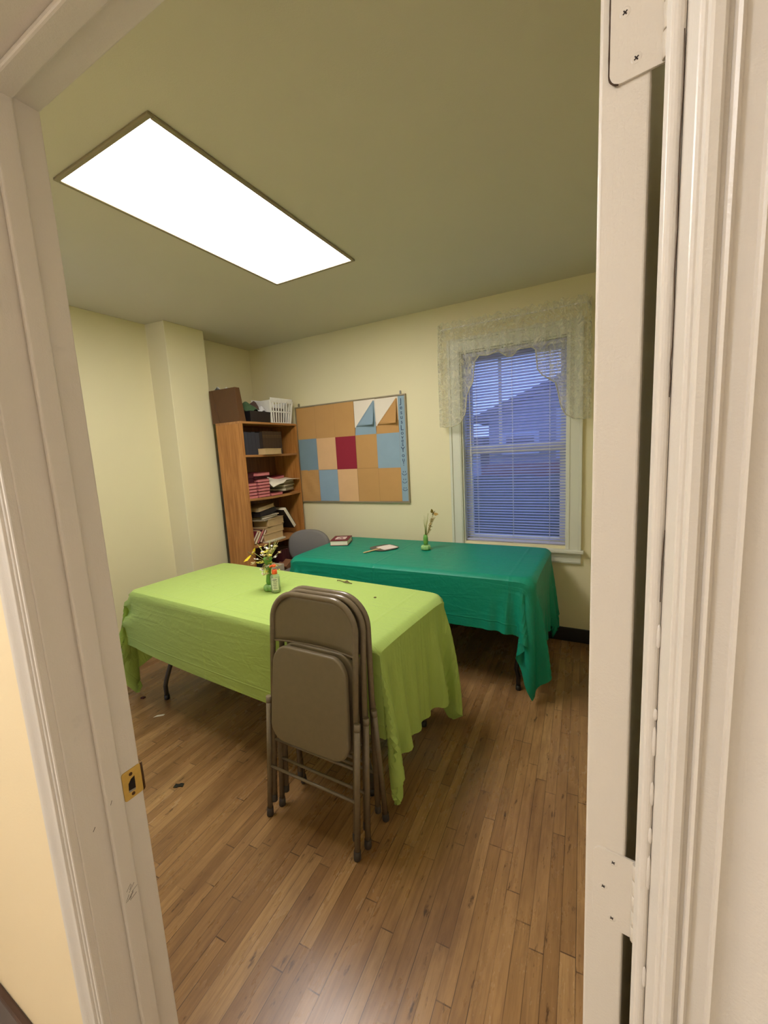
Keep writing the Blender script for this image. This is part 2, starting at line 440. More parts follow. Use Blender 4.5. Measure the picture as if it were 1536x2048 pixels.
# ------------------------------------------------------------------ door frame
def casing_profile():
    # (outwards from the jamb edge, proud of the wall)
    return [(0.003, 0), (0.003, 0.010), (0.0042, 0.0115), (0.008, 0.0118), (0.0094, 0.0105), (0.0098, 0.0085), (0.0118, 0.0085),
            (0.0125, 0.0125), (0.0140, 0.0135), (0.0152, 0.0122), (0.016, 0.0105), (0.0245, 0.0110), (0.0252, 0.0145), (0.0266, 0.0152),
            (0.0280, 0.0140), (0.032, 0.0115), (0.038, 0.0108), (0.044, 0.0120), (0.050, 0.0160), (0.054, 0.0185), (0.058, 0.0192), (0.0625, 0.0192), (0.064, 0.017), (0.064, 0)]
def jamb(name, X, sgn, hinge):
    """sgn +1: face looks to +X (left jamb)"""
    b = MB()
    x0, x1 = sorted((X, X-sgn*0.02))
    b.box(x0, x1, YH, YF, 0, DH+0.02)
    o = struct(b, name, M['trim'], bevel=0.002)
    # door stop
    t = 0.0078 if hinge else 0.010
    b = MB(); x0, x1 = sorted((X, X+sgn*t))
    yy0, yy1 = (0.325, 0.355)
    b.box(x0, x1, yy0, yy1, 0, DH)
    b.build('stop', M['trim'], o, bevel=0.0032, seg=3)
    pr = [(X-sgn*u, YH-p) for u, p in casing_profile()]
    cs = MB().prism(pr, 0, DH+0.07, smooth=True).build('casing', M['trim'], o); cs.data.set_sharp_from_angle(angle=R(28))
    return o
jl = jamb('trim_1', JL, 1, False)
jr = jamb('trim_2', JR, -1, True)
b = MB().box(JL-0.02, JR+0.02, YH, YF, DH, DH+0.02)
jh = struct(b, 'trim_3', M['trim'], bevel=0.002)
MB().box(JL, JR, 0.325, 0.355, DH-0.010, DH).build('stop', M['trim'], jh, bevel=0.003)
MB().prism([(YH-p, DH+u) for u, p in casing_profile()], JL-0.066, JR+0.066, 'x').build('casing', M['trim'], jh)
# drips and cracks in the paint of the hinge side stop
cr = MB(); r2 = random.Random(3)
def crackline(pts, w=0.00028):
    cr.tube(pts, w, 5)
z = 2.02; seg = []
while z > 1.33:
    seg.append((JR-0.0004-r2.random()*0.0009, 0.3246, z))
    z -= 0.008+0.02*r2.random()
    if r2.random() < 0.24 and len(seg) > 2: crackline(seg); seg = []; z -= 0.03+0.05*r2.random()
if len(seg) > 1: crackline(seg)
cr.build('paint_crack', M['crack'], jr)
dr = MB()
for z, h in ((1.345, 0.018), (1.29, 0.010), (1.262, 0.024), (1.222, 0.020), (1.19, 0.014), (1.15, 0.03), (1.06, 0.02)):
    dr.lathe([(0.0001, 0), (0.0012, 0.002), (0.0016, h*0.5), (0.0010, h*0.9), (0.0001, h)], 8, c=(JR-0.0012, 0.3248, z))
dr.build('paint_drip', M['trim'], jr)
# scuffs on the latch side
sc = MB(); r3 = random.Random(5)
for cx, cz, n, w in ((0.334, 0.705, 9, 0.012),):
    for k in range(n):
        y0 = cx+r3.uniform(-0.004, 0.008); z0 = cz+r3.uniform(-0.012, 0.014)
        sc.tube([(JL+0.0100, y0, z0), (JL+0.0100, y0+r3.uniform(0.004, w), z0+r3.uniform(0.003, 0.012))], 0.00045, 4)
sc.tube([(JL+0.0002, 0.303, 0.868), (JL+0.0002, 0.307, 0.874)], 0.0006, 4)
sc.tube([(JL+0.0100, 0.331, 0.900), (JL+0.0100, 0.334, 0.907)], 0.0005, 4)
sc.build('scuff_mark', M['scuff'], jl)
# strike plate
zs = 0.905; b = MB()
sp = b.prism(rrect(0.3585, 0.394, zs-0.0285, zs+0.0285, 0.005), JL-0.001, JL+0.0015, 'x').build('strike_plate', M['brass'], jl, bevel=0.0004)
sp['label'] = 'brass strike plate with latch hole'
lip = MB(); P = []
for k in range(7):
    a = R(90*k/6); P.append([(JL+0.0012-0.006*(1-math.cos(a)), 0.393+0.006*math.sin(a), zs+s*(0.0285-0.004*k/6)) for s in (-1, 1)])
lip.grid(P).build('strike_lip', M['brassdark'], sp, solid=0.0015)
pts = [(0.3675, zs-0.010), (0.380, zs-0.012), (0.3805, zs+0.012), (0.374, zs+0.010), (0.3685, zs+0.003)]
MB().prism(pts, JL+0.0012, JL+0.0019, 'x').build('latch_hole', M['hole'], sp)
MB().prism([(0.3675, zs-0.014), (0.379, zs-0.0155), (0.380, zs-0.012), (0.3675, zs-0.010)], JL+0.0012, JL+0.0021, 'x').build('latch_hole_edge', M['steel'], sp)
for dz in (-0.0205, 0.0195):
    MB().lathe([(0.0034, 0), (0.0030, 0.0012), (0.0008, 0.0006)], 14, M=Matrix.Translation((JL+0.0012, 0.3745, zs+dz)) @ Matrix.Rotation(R(90), 4, 'Y')).build('screw', M['brassdark'], sp)

# ------------------------------------------------------------------ door (open into the room against the right wall)
HA = (0.0300, 0.3990); DPHI = R(-98)
dM = Matrix.Translation((HA[0], HA[1], 0)) @ Matrix.Rotation(DPHI, 4, 'Z')
door = thing('door_1', None, None, (HA[0], HA[1], 0), (0, 0, DPHI), kind='structure')
MB().box(-0.795, -0.0015, -0.041, -0.006, 0.012, DH-0.004).build('slab', M['door'], door, bevel=0.0025, seg=3)
b = MB()
for s, y in ((-1, -0.041), (1, -0.006)):
    b.lathe([(0.024, 0), (0.024, 0.004), (0.010, 0.008), (0.010, 0.028), (0.024, 0.036), (0.026, 0.046), (0.018, 0.056)], 18,
            M=Matrix.Translation((-0.735, y, 0.93)) @ Matrix.Rotation(R(-90*s), 4, 'X'))
b.build('knob', M['brass'], door)
def hinge(z0, z1, drk):
    b = MB()
    # leaf lies on the hinge edge of the door (x = 0 side) and reaches to the barrel
    pts = rrect(-0.0335, 0.006, z0, z1, 0.0085)
    pts = [(min(y, 0.0035), z) if y > -0.02 else (y, z) for y, z in pts]
    pts = [(y, z0 if (y > -0.02 and z < (z0+z1)/2) else (z1 if y > -0.02 else z)) for y, z in pts]
    uq = []
    for p in pts:
        if not uq or (abs(uq[-1][0]-p[0])+abs(uq[-1][1]-p[1])) > 1e-6: uq.append(p)
    b.prism(uq, -0.0016, 0.0006, 'x')
    o = b.build('hinge_leaf', M['door'], door, bevel=0.0004)
    kb = MB(); n = 5; hh = (z1-z0)/n
    for k in range(n):
        kb.lathe([(0.0030, k*hh+0.0005), (0.0036, k*hh+0.001), (0.0036, (k+1)*hh-0.001), (0.0030, (k+1)*hh-0.0005)], 12, c=(0.002, 0.0035, z0))
    kb.build('hinge_barrel', M['door'], door)
    for y, t in ((-0.016, 0.13), (-0.024, 0.5), (-0.016, 0.87)):
        zz = z0+(z1-z0)*t; c = MB()
        for a in (R(35), R(125)):
            MM = Matrix.Translation((0.0006, y, zz)) @ Matrix.Rotation(a, 4, 'X')
            c.box(-0.0002, 0.0003, -0.0017, 0.0017, -0.0004, 0.0004, MM)
        sw = MB().lathe([(0.0040, 0), (0.0036, 0.0004), (0.0022, 0.0002), (0.0001, 0.0001)], 18, M=Matrix.Translation((0.0003, y, zz)) @ Matrix.Rotation(R(90), 4, 'Y')).build('screw', M['door'], o)
        c.build('screw_slot', M['screw'], o)
    if drk:   # the paint has broken around the edge of the leaf
        c = MB(); e = []
        for k in range(16): e.append((0.0003, -0.0339, z1-(z1-z0-0.009)*k/15))
        for k in range(1, 7):
            a = R(180+75*k/6); e.append((0.0003, -0.0250+0.0088*math.cos(a), z0+0.0085+0.0088*math.sin(a)))
        c.tube(e, [0.0005+0.0003*rnd.random() for _ in e], 6).build('paint_crack', M['crack'], o)
    return o
hinge(1.755, 1.845, True); hinge(1.012, 1.097, False); hinge(0.24, 0.33, False)

# ------------------------------------------------------------------ window
win = thing('window_1', None, None, (0, 0, 0), kind='structure')
cw = 0.095
b = MB()
for s, x in ((-1, WX0), (1, WX1)):
    b.box(min(x, x+s*cw), max(x, x+s*cw), YB-0.018, YB, WZ0-0.02, WZ1+cw)
    xx = x+s*cw; b.box(min(xx, xx-s*0.02), max(xx, xx-s*0.02), YB-0.027, YB-0.018, WZ0-0.02, WZ1+cw)
    b.box(min(x+s*0.006, x+s*0.016), max(x+s*0.006, x+s*0.016), YB-0.022, YB-0.018, WZ0-0.02, WZ1+0.01)
b.box(WX0, WX1, YB-0.018, YB, WZ1, WZ1+cw)
b.box(WX0, WX1, YB-0.027, YB-0.018, WZ1+cw-0.02, WZ1+cw)
b.build('casing', M['wtrim'], win, bevel=0.003)
MB().box(WX0-cw-0.018, WX1+cw+0.018, YB-0.05, YB+0.06, WZ0-0.045, WZ0-0.02).build('stool', M['wtrim'], win, bevel=0.005)
b = MB().box(WX0-cw, WX1+cw, YB-0.02, YB, WZ0-0.125, WZ0-0.045); b.box(WX0-cw, WX1+cw, YB-0.026, YB-0.018, WZ0-0.075, WZ0-0.045); b.box(WX0-cw, WX1+cw, YB-0.023, YB-0.018, WZ0-0.118, WZ0-0.108)
b.build('apron', M['wtrim'], win, bevel=0.003)
b = MB()   # reveal boards
b.box(WX0-0.002, WX0+0.012, YB-0.001, YB+0.15, WZ0-0.02, WZ1).box(WX1-0.012, WX1+0.002, YB-0.001, YB+0.15, WZ0-0.02, WZ1).box(WX0, WX1, YB, YB+0.15, WZ1-0.012, WZ1).box(WX0, WX1, YB+0.06, YB+0.15, WZ0-0.02, WZ0)
b.build('reveal', M['wtrim'], win, bevel=0.002)
zm = 1.46
def sash(name, y, z0, z1):
    b = MB(); x0, x1 = WX0+0.014, WX1-0.014; w = 0.045
    b.box(x0, x0+w, y, y+0.03, z0, z1).box(x1-w, x1, y, y+0.03, z0, z1).box(x0+w, x1-w, y, y+0.03, z0, z0+w).box(x0+w, x1-w, y, y+0.03, z1-0.055, z1)
    o = b.build(name, M['wtrim'], win, bevel=0.003)
    MB().box(x0+w, x1-w, y+0.012, y+0.016, z0+w, z1-0.055).build('pane', M['glass'], o)
    return o
sash('lower_sash', YB+0.075, WZ0, zm+0.04)
u = sash('upper_sash', YB+0.11, zm-0.015, WZ1-0.012)
xm = (WX0+WX1)/2-0.11
MB().box(xm-0.011, xm+0.011, YB+0.118, YB+0.134, zm+0.03, WZ1-0.06).build('muntin', M['wtrim'], u)

# mini blind
bl = thing('window_blind', 'white horizontal slat blind half open in the window', 'blind', ((WX0+WX1)/2, YB+0.035, WZ0))
bw = (WX1-WX0)/2-0.014
MB().box(-bw, bw, -0.014, 0.014, WZ1-WZ0-0.045, WZ1-WZ0-0.014).build('headrail', M['slat'], bl, bevel=0.002)
b = MB(); n = 66; z0s, z1s = 0.04, WZ1-WZ0-0.055
for i in range(n):
    zc = z0s+(z1s-z0s)*i/(n-1)
    tilt = R(-33)+0.05*math.sin(i*1.7)
    zl = 0.003*math.sin(i*0.9)
    P = []
    for t in np.linspace(-1, 1, 5):
        d = t*0.0125; arch = 0.0018*(1-t*t)
        y = d*math.cos(tilt)-arch*math.sin(tilt); z = d*math.sin(tilt)+arch*math.cos(tilt)
        P.append([(x*bw*0.995, y, zc+z+(zl*0.25 if x < 0 else 0)) for x in (-1, -0.33, 0.33, 1)])
    b.grid(P)
b.build('slats', M['slat'], bl)
MB().box(-bw, bw, -0.012, 0.012, 0.004, 0.020).build('bottom_rail', M['slat'], bl, bevel=0.003)
for x in (-bw+0.10, 0.0, bw-0.11):
    MB().tube([(x, -0.0135, 0.012), (x, -0.0135, WZ1-WZ0-0.03)], 0.0011, 6).tube([(x, 0.0135, 0.012), (x, 0.0135, WZ1-WZ0-0.03)], 0.0011, 6).build('ladder_cord', M['whiteplastic'], bl)
MB().tube([(-bw+0.055, -0.02, 0.16), (-bw+0.05, -0.016, WZ1-WZ0-0.04)], 0.0028, 8).build('tilt_wand', M['whiteplastic'], bl)

# curtain rod and lace valance
VY = YB-0.088; vx0, vx1 = -1.145, -0.112; rz = 2.392
rod = thing('curtain_rod', 'white curtain rod running through the lace valance above the window', 'curtain rod', (-0.63, VY, rz))
MB().tube([(vx0+0.63, YB-VY-0.001, 0), (vx0+0.63, 0.03, 0), (vx0+0.64, 0.006, 0), (vx0+0.67, 0, 0), (vx1+0.63-0.04, 0, 0), (vx1+0.63-0.01, 0.006, 0), (vx1+0.63, 0.03, 0), (vx1+0.63, YB-VY-0.001, 0)], 0.006, 8).build('rod', M['whiteplastic'], rod)
for x in (vx0+0.63, vx1+0.63): MB().box(x-0.01, x+0.01, YB-VY-0.006, YB-VY-0.001, -0.02, 0.02).build('bracket', M['whiteplastic'], rod)
prof = [(-1.145, 1.665), (-1.04, 1.665), (-0.992, 1.69), (-0.957, 1.755), (-0.943, 1.885), (-0.905, 1.955), (-0.885, 1.985), (-0.872, 2.12), (-0.84, 2.165), (-0.76, 2.155), (-0.70, 2.175), (-0.63, 2.12),
        (-0.60, 2.125), (-0.57, 2.16), (-0.47, 2.165), (-0.442, 2.14), (-0.432, 2.01), (-0.40, 1.965), (-0.315, 1.905), (-0.297, 1.83), (-0.28, 1.745), (-0.25, 1.685), (-0.2, 1.655), (-0.112, 1.645)]
px_, pz_ = np.array(prof).T
def valance_pt(s, t, out=0.0):
    """s along the rod 0..1 (with the returns to the wall at both ends), t from heading to hem"""
    Ls = 0.08; tot = (vx1-vx0)+2*Ls; d = s*tot
    if d < Ls: x, y = vx0, YB-0.004-(d/Ls)*(0.084)
    elif d > tot-Ls: x, y = vx1, YB-0.004-((tot-d)/Ls)*(0.084)
    else: x, y = vx0+(d-Ls), VY
    hem = float(np.interp(x, px_, pz_))
    top = 2.436+0.006*math.sin(s*160)+0.006*math.sin(s*71+1)
    z = top+(hem-top)*t
    dn = max(0.0, (rz-z))
    amp = 0.003+0.006*min(1, dn/0.25)
    if abs(z-rz) < 0.012: amp = 0.002
    f = amp*(math.sin(s*61+0.9*math.sin(s*13))+0.5*math.sin(s*137+2))
    ry = -0.008
    if Ls <= d <= tot-Ls: y += f+ry
    else: x += (f+ry) if d < Ls else -(f+ry)
    return (x, y, z)
b = MB(); ss = np.linspace(0, 1, 210); tt = np.concatenate([np.linspace(0, 0.12, 6), np.linspace(0.12, 1, 22)[1:]])
b.grid([[valance_pt(s, t) for t in tt] for s in ss])
va = b.build('lace_valance', M['lace']); tag(va, 'ecru lace valance with scalloped hem hanging over the window top', 'curtain')
hb = MB()
hb.tube([Vector(valance_pt(s, 1.0))+Vector((0, -0.001, 0)) for s in np.linspace(0.08, 0.92, 150)], 0.0045, 5)
hb.build('scalloped_edging', M['laceedge'], va)

# ------------------------------------------------------------------ ceiling light
lx0, lx1, ly0, ly1 = -1.872, -1.284, 0.965, 2.190
cl = thing('ceiling_light', 'long recessed fluorescent panel light in the ceiling', 'ceiling light', ((lx0+lx1)/2, (ly0+ly1)/2, H))
hx, hy = (lx1-lx0)/2, (ly1-ly0)/2; fw = 0.018
b = MB()
for x0, x1, y0, y1 in ((-hx, hx, -hy, -hy+fw), (-hx, hx, hy-fw, hy), (-hx, -hx+fw, -hy+fw, hy-fw), (hx-fw, hx, -hy+fw, hy-fw)):
    b.box(x0, x1, y0, y1, -0.010, 0.0)
b.build('frame', M['frame_al'], cl, bevel=0.003)
MB().box(-hx+fw, hx-fw, -hy+fw, hy-fw, -0.006, -0.001).build('diffuser', M['diffuser'], cl)
# hall lamp behind the camera
hl = thing('hall_ceiling_lamp', 'round warm ceiling lamp in the hall behind the doorway', 'ceiling light', (-1.35, -0.74, H))
MB().lathe([(0.14, -0.02), (0.14, 0.0)], 32).build('base', M['whiteplastic'], hl)
MB().lathe([(0.001, -0.105), (0.06, -0.098), (0.10, -0.075), (0.125, -0.045), (0.13, -0.02)], 32).build('globe', M['halllamp'], hl)

# ------------------------------------------------------------------ tables and cloths
def drape(a, b, L, W, ztop, seed, r=0.05, ox=0.0, oy=0.0, limit=None, steps=400, h=0.0185):
    """numpy cloth: a sheet L x W laid over a table top of half sizes a, b"""
    rg = np.random.default_rng(seed)
    nx, ny = int(L/h)+1, int(W/h)+1
    xs = np.linspace(-L/2, L/2, nx)+ox; ys = np.linspace(-W/2, W/2, ny)+oy
    X, Y = np.meshgrid(xs, ys, indexing='ij')
    p = np.stack([X, Y, np.full_like(X, ztop)], -1)
    hx_, hy_ = xs[1]-xs[0], ys[1]-ys[0]
    def sdf(q):
        dx = np.abs(q[..., 0])-(a-r); dy = np.abs(q[..., 1])-(b-r)
        ox_ = np.maximum(dx, 0); oy_ = np.maximum(dy, 0)
        o = np.sqrt(ox_**2+oy_**2)+np.minimum(np.maximum(dx, dy), 0)-r
        return o
    pin = sdf(p) < -0.004
    # slight random wind so that folds do not come out mirror-symmetric
    lo = rg.normal(0, 1, (nx//6+2, ny//6+2, 3))
    ii = np.minimum(np.arange(nx)//6, lo.shape[0]-1); jj = np.minimum(np.arange(ny)//6, lo.shape[1]-1)
    wind = lo[ii][:, jj]*0.16; wind[..., 2] *= 0.2
    p += np.where(pin[..., None], 0, rg.normal(0, 0.0008, p.shape))
    prev = p.copy(); pinpos = p.copy()
    dt = 1/60.0; g = np.array([0, 0, -9.8])
    dd = math.hypot(hx_, hy_)
    def con(A, B, rest, k):
        d = B-A; l = np.linalg.norm(d, axis=-1, keepdims=True)+1e-9
        c = d*((l-rest)/l)*0.5*k
        A += c; B -= c
    def soft(A, B, rest, k):
        d = B-A; l = np.linalg.norm(d, axis=-1, keepdims=True)+1e-9
        c = d*(np.minimum(0, (l-rest))/l)*0.5*k
        A += c; B -= c
    for it in range(steps):
        w = wind if it < 140 else wind*0.15
        v = (p-prev)*0.975
        prev = p.copy()
        p = p+v+(g+w)*dt*dt
        for _ in range(18):
            p[pin] = pinpos[pin]
            for o in (0, 1):
                n_ = (nx-o)//2*2; con(p[o:o+n_:2], p[o+1:o+n_:2], hx_, 1.0)
                n_ = (ny-o)//2*2; con(p[:, o:o+n_:2], p[:, o+1:o+n_:2], hy_, 1.0)
            for o in (0, 1):
                n_ = (nx-o)//2*2
                con(p[o:o+n_:2, :-1], p[o+1:o+n_:2, 1:], dd, 0.35)
                con(p[o:o+n_:2, 1:], p[o+1:o+n_:2, :-1], dd, 0.35)
            for o in (0, 1, 2, 3):
                A = p[o:nx-2:4]; B = p[o+2::4]; m_ = min(len(A), len(B)); soft(A[:m_], B[:m_], 2*hx_, 0.16)
                A = p[:, o:ny-2:4]; B = p[:, o+2::4]; m_ = min(A.shape[1], B.shape[1]); soft(A[:, :m_], B[:, :m_], 2*hy_, 0.16)
        # table: keep outside of the edge band and above the top
        s = sdf(p); inside = (s < 0.004) & (p[..., 2] < ztop-0.001) & ~pin
        if inside.any():
            q = p[inside]; e = 1e-4
            gx = (sdf(q+[e, 0, 0])-sdf(q-[e, 0, 0]))/(2*e); gy = (sdf(q+[0, e, 0])-sdf(q-[0, e, 0]))/(2*e)
            dep = 0.004-s[inside]
            up = (dep > 0.02) & (ztop-q[:, 2] < 0.02)
            q[:, 0] += np.where(up, 0, gx*dep); q[:, 1] += np.where(up, 0, gy*dep)
            q[:, 2] = np.where(up, ztop, q[:, 2])
            p[inside] = q
        if limit is not None: limit(p, pin)
        p[..., 2] = np.maximum(p[..., 2], 0.012)
    return p

def cloth_obj(name, p, mat, loc, rz):
    nx, ny = p.shape[:2]
    me = bpy.data.meshes.new(name)
    vs = p.reshape(-1, 3).tolist()
    fs = [(i*ny+j, (i+1)*ny+j, (i+1)*ny+j+1, i*ny+j+1) for i in range(nx-1) for j in range(ny-1)]
    me.from_pydata(vs, [], fs)
    uv = me.uv_layers.new(name='UVMap')
    uvs = np.zeros((len(fs)*4, 2))
    k = 0
    for f in fs:
        for v in f:
            uvs[k] = ((v//ny)/(nx-1), (v % ny)/(ny-1)); k += 1
    uv.data.foreach_set('uv', uvs.ravel())
    me.polygons.foreach_set('use_smooth', [True]*len(fs))
    me.materials.append(mat); me.update()
    o = bpy.data.objects.new(name, me); COL.objects.link(o)
    o.location = loc; o.rotation_euler = (0, 0, rz)
    me.set_sharp_from_angle(angle=R(40))
    return o

def folding_table(label, loc, rz, a, b, ztop, legm, inset, foot):
    t = thing('folding_table', label, 'table', loc, (0, 0, rz), 'folding tables under the plastic cloths')
    a, b = a-0.026, b-0.026
    MB().prism(rrect(-a, a, -b, b, 0.05), ztop-0.045, ztop-0.010).build('tabletop', M['tabletop'], t, bevel=0.004)
    for sx in (-1, 1):
        for sy in (-1, 1):
            fx, fy = sx*(a-foot), sy*(b-0.07)
            ux, uy = sx*(a-inset), sy*(b-0.12)
            pts = [(fx, fy, 0.012), (fx, fy, 0.09), (fx-sx*0.012, fy-sy*0.004, 0.13), (ux+sx*0.03, uy+sy*0.01, 0.36), (ux, uy, 0.42), (ux, uy, ztop-0.04)]
            o = MB().tube(pts, 0.0135, 10).build('leg', legm, t)
            MB().lathe([(0.016, 0), (0.017, 0.004), (0.0155, 0.03)], 12, c=(fx, fy, 0)).build('foot', M['black'], o)
        MB().tube([(sx*(a-inset), -b+0.12, 0.47), (sx*(a-inset), b-0.12, 0.47)], 0.009, 8).build('crossbar', legm, t)
    return t

T1 = ((-1.655, 1.688), R(-3.6), 0.905, 0.355); ZT = 0.742
T2 = ((-1.232, 2.757), 0.0, 0.895, 0.408)
folding_table('folding table hidden beneath the lime green cloth, grey bent legs', (*T1[0], 0), T1[1], T1[2], T1[3], ZT-0.002, M['legmetal'], 0.22, 0.09)
folding_table('folding table hidden beneath the teal cloth by the window, black legs', (*T2[0], 0), T2[1], T2[2], T2[3], ZT-0.002, M['blackmetal'], 0.10, 0.085)
c1, s1 = math.cos(T1[1]), math.sin(T1[1])
def limit1(p, pin):
    wx = T1[0][0]+p[..., 0]*c1-p[..., 1]*s1
    wy = T1[0][1]+p[..., 0]*s1+p[..., 1]*c1
    lim = np.where((wx > -1.30) & (wx < -0.745), 1.322, -9)
    d = np.maximum(0, lim-wy); d[pin] = 0
    p[..., 1] += d
    # the stiff plastic flares out at the left end
    a_ = T1[2]; on = (p[..., 0] < -a_+0.01) & ~pin
    p[..., 0] = np.where(on, np.minimum(p[..., 0], -a_-0.22*np.maximum(0, np.minimum(ZT-p[..., 2], 0.5))), p[..., 0])
def limit2(p, pin):
    d = np.maximum(0, p[..., 1]-(YB-0.022-T2[0][1])); d[pin] = 0; p[..., 1] -= d
    d = np.maximum(0, (-2.160-T2[0][0])-p[..., 0]); d[pin] = 0; p[..., 0] += d
pc = drape(T1[2], T1[3], 2.74, 1.40, ZT, 4, ox=0.0, oy=-0.02, limit=limit1)
c = cloth_obj('tablecloth', pc, M['lime'], (*T1[0], 0), T1[1]); tag(c, 'lime green plastic tablecloth draped over the table behind the folded chairs', 'tablecloth')
pc = drape(T2[2], T2[3], 2.72, 1.37, ZT, 11, oy=-0.02, limit=limit2)
c = cloth_obj('tablecloth', pc, M['teal'], (*T2[0], 0), T2[1]); tag(c, 'teal green plastic tablecloth draped over the table under the window', 'tablecloth')

# ------------------------------------------------------------------ folded chairs
def arc_top(hw, z0, z1, r, n=10, y=0.0):
    pts = [(-hw, y, z0), (-hw, y, z1-r)]
    for k in range(1, n+1):
        a = R(180-90*k/n); pts.append((-hw+r+r*math.cos(a), y, z1-r+r*math.sin(a)))
    for k in range(0, n+1):
        a = R(90-90*k/n); pts.append((hw-r+r*math.cos(a), y, z1-r+r*math.sin(a)))
    pts.append((hw, y, z0)); return pts
def make_chair(label, leg_angle):
    t = thing('folding_chair', label, 'chair', (0,0,0), (0,0,0), 'folded metal chairs leaning on the lime table')
    hw = 0.205; ht = 0.955
    # back frame: one hoop that runs down into the rear legs
    pts = arc_top(hw, 0.075, ht, 0.115)
    MB().tube(pts, 0.0115, 12).build('back_frame', M['chair'], t)
    for s in (-1, 1):
        MB().lathe([(0.0125, 0.06), (0.013, 0.064), (0.0125, 0.09)], 12, c=(s*hw, 0, 0)).build('rear_foot', M['chairdark'], t)
    # backrest: sheet between the hoop, hollow towards the sitter, rolled lower lip
    P = []; n = 24
    for i in range(n+1):
        x = -hw+2*hw*i/n; row = []
        zt = ht-0.004
        if abs(x) > hw-0.115: zt = ht-0.115+math.sqrt(max(0, 0.115**2-(abs(x)-(hw-0.115))**2))-0.004
        zb = 0.752
        zt = max(zt, zb+0.02)
        for j in range(9):
            z = zb+(zt-zb)*j/8
            row.append((x, 0.030*(1-(x/hw)**2)*(0.75+0.25*(1-j/8)), z))
        P.append(row)
    bk = MB().grid(P).build('backrest', M['chairseat'], t, solid=0.0025)
    MB().tube([(p[0][0], p[0][1]-0.001, p[0][2]) for p in P], 0.0042, 8).build('rolled_lip', M['chair'], bk)
    # seat, folded up flat, its sitting side to the front
    pts = rrect(-0.192, 0.192, 0.352, 0.748, 0.07, 8)
    pts = [(x*(1.0-0.10*max(0, (z-0.55))/0.2), z) for x, z in pts]
    MB().prism(pts, -0.030, -0.006, 'y').build('seat', M['chairseat'], t, bevel=0.007, seg=4)
    MB().prism([(x*0.93, 0.55+(z-0.55)*0.93) for x, z in pts], -0.006, 0.006, 'y').build('seat_pan', M['chair'], t)
    # front leg frame, pivoted at the side of the back frame
    zp = 0.50
    fl = MB(); hw2 = 0.219
    Mp = Matrix.Translation((0, -0.012, zp)) @ Matrix.Rotation(leg_angle, 4, 'X') @ Matrix.Translation((0, 0.012, -zp))
    for s in (-1, 1):
        l = MB().tube([(s*hw2, -0.012, 0.03), (s*hw2, -0.012, zp+0.012)], 0.0115, 12, M=Mp).build('front_leg', M['chair'], t)
        MB().lathe([(0.0125, -0.012), (0.0128, -0.006), (0.0122, 0.014)], 12, c=(s*hw2, -0.012, zp), M=Mp).build('cap', M['steel'] if s > 9 else M['chair'], l)
        MB().lathe([(0.0135, 0.0), (0.0145, 0.004), (0.0135, 0.034)], 12, c=(s*hw2, -0.012, 0), M=Mp).build('foot', M['chairdark'], l)
        x = s*0.2095
        MB().prism([(-0.016, zp-0.05), (0.004, zp-0.05), (0.012, zp+0.02), (0.004, zp+0.06), (-0.004, zp+0.02)], x-0.0015+s*0.003, x+0.0015+s*0.003, 'x').build('pivot_bracket', M['chair'], t)
    MB().tube([(-hw2, -0.012, 0.215), (hw2, -0.012, 0.215)], 0.0062, 10, M=Mp).build('front_stretcher', M['chair'], t)
    MB().tube([(-hw, 0, 0.330), (hw, 0, 0.330)], 0.0062, 10).build('rear_stretcher', M['chair'], t)
    return t
LA = 'taupe metal folding chair folded flat, '
ch = make_chair(LA+'front one of the three at the lime table', 0.0)
ch.location = (-1.004, 1.112, 0); ch.rotation_euler = (R(-6.4), 0, R(-1.0))
ch2 = copy_tree(ch); ch2['label'] = LA+'middle one of the three at the lime table'
ch2.location = (-0.992, 1.172, 0); ch2.rotation_euler = (R(-4.7), 0, R(-1.5))
ch3 = make_chair(LA+'rear one touching the lime tablecloth', R(5.2))
ch3.location = (-0.985, 1.262, 0.003); ch3.rotation_euler = (R(-0.6), 0, R(-2.2))

# ------------------------------------------------------------------ grey chair at the far end of the teal table
g = thing('upholstered_chair', 'grey fabric chair with rounded back behind the end of the teal table', 'chair', (-2.385, 2.93, 0), (0, 0, R(-86)))
P = []
nn = 36
ring = []
for k in range(nn):
    a = 2*PI*k/nn; ca, sa = math.cos(a), math.sin(a)
    e = 2/2.6
    ring.append((math.copysign(abs(ca)**e, ca)*0.225, math.copysign(abs(sa)**e, sa)*0.165))
def shell(thk):
    b = MB(); lay = [(0.90, -thk), (1.0, -thk*0.55), (1.0, thk*0.55), (0.90, thk)]
    vs = []
    for sc_, d in lay:
        for y, z in ring: vs.append((d-0.05*(1-(y/0.225)**2)*0.6, y*sc_, 0.665+z*sc_))
    fs = [(i*nn+k, i*nn+(k+1) % nn, (i+1)*nn+(k+1) % nn, (i+1)*nn+k) for i in range(3) for k in range(nn)]
    b.add(vs, fs, True)
    o = 0
    b.add([(-thk-0.035, 0, 0.665)], []); b.add([(thk-0.028, 0, 0.665)], [])
    c0 = 4*nn; c1_ = 4*nn+1
    for k in range(nn):
        b.f.append([k, (k+1) % nn, c0]); b.m.append(0); b.sm.append(True)
        b.f.append([3*nn+k, 3*nn+(k+1) % nn, c1_]); b.m.append(0); b.sm.append(True)
    return b
shell(0.022).build('backrest', M['grey_fabric'], g)
MB().prism(rrect(-0.02, 0.40, -0.215, 0.215, 0.06), 0.42, 0.475).build('seat', M['grey_fabric'], g, bevel=0.012, seg=3)
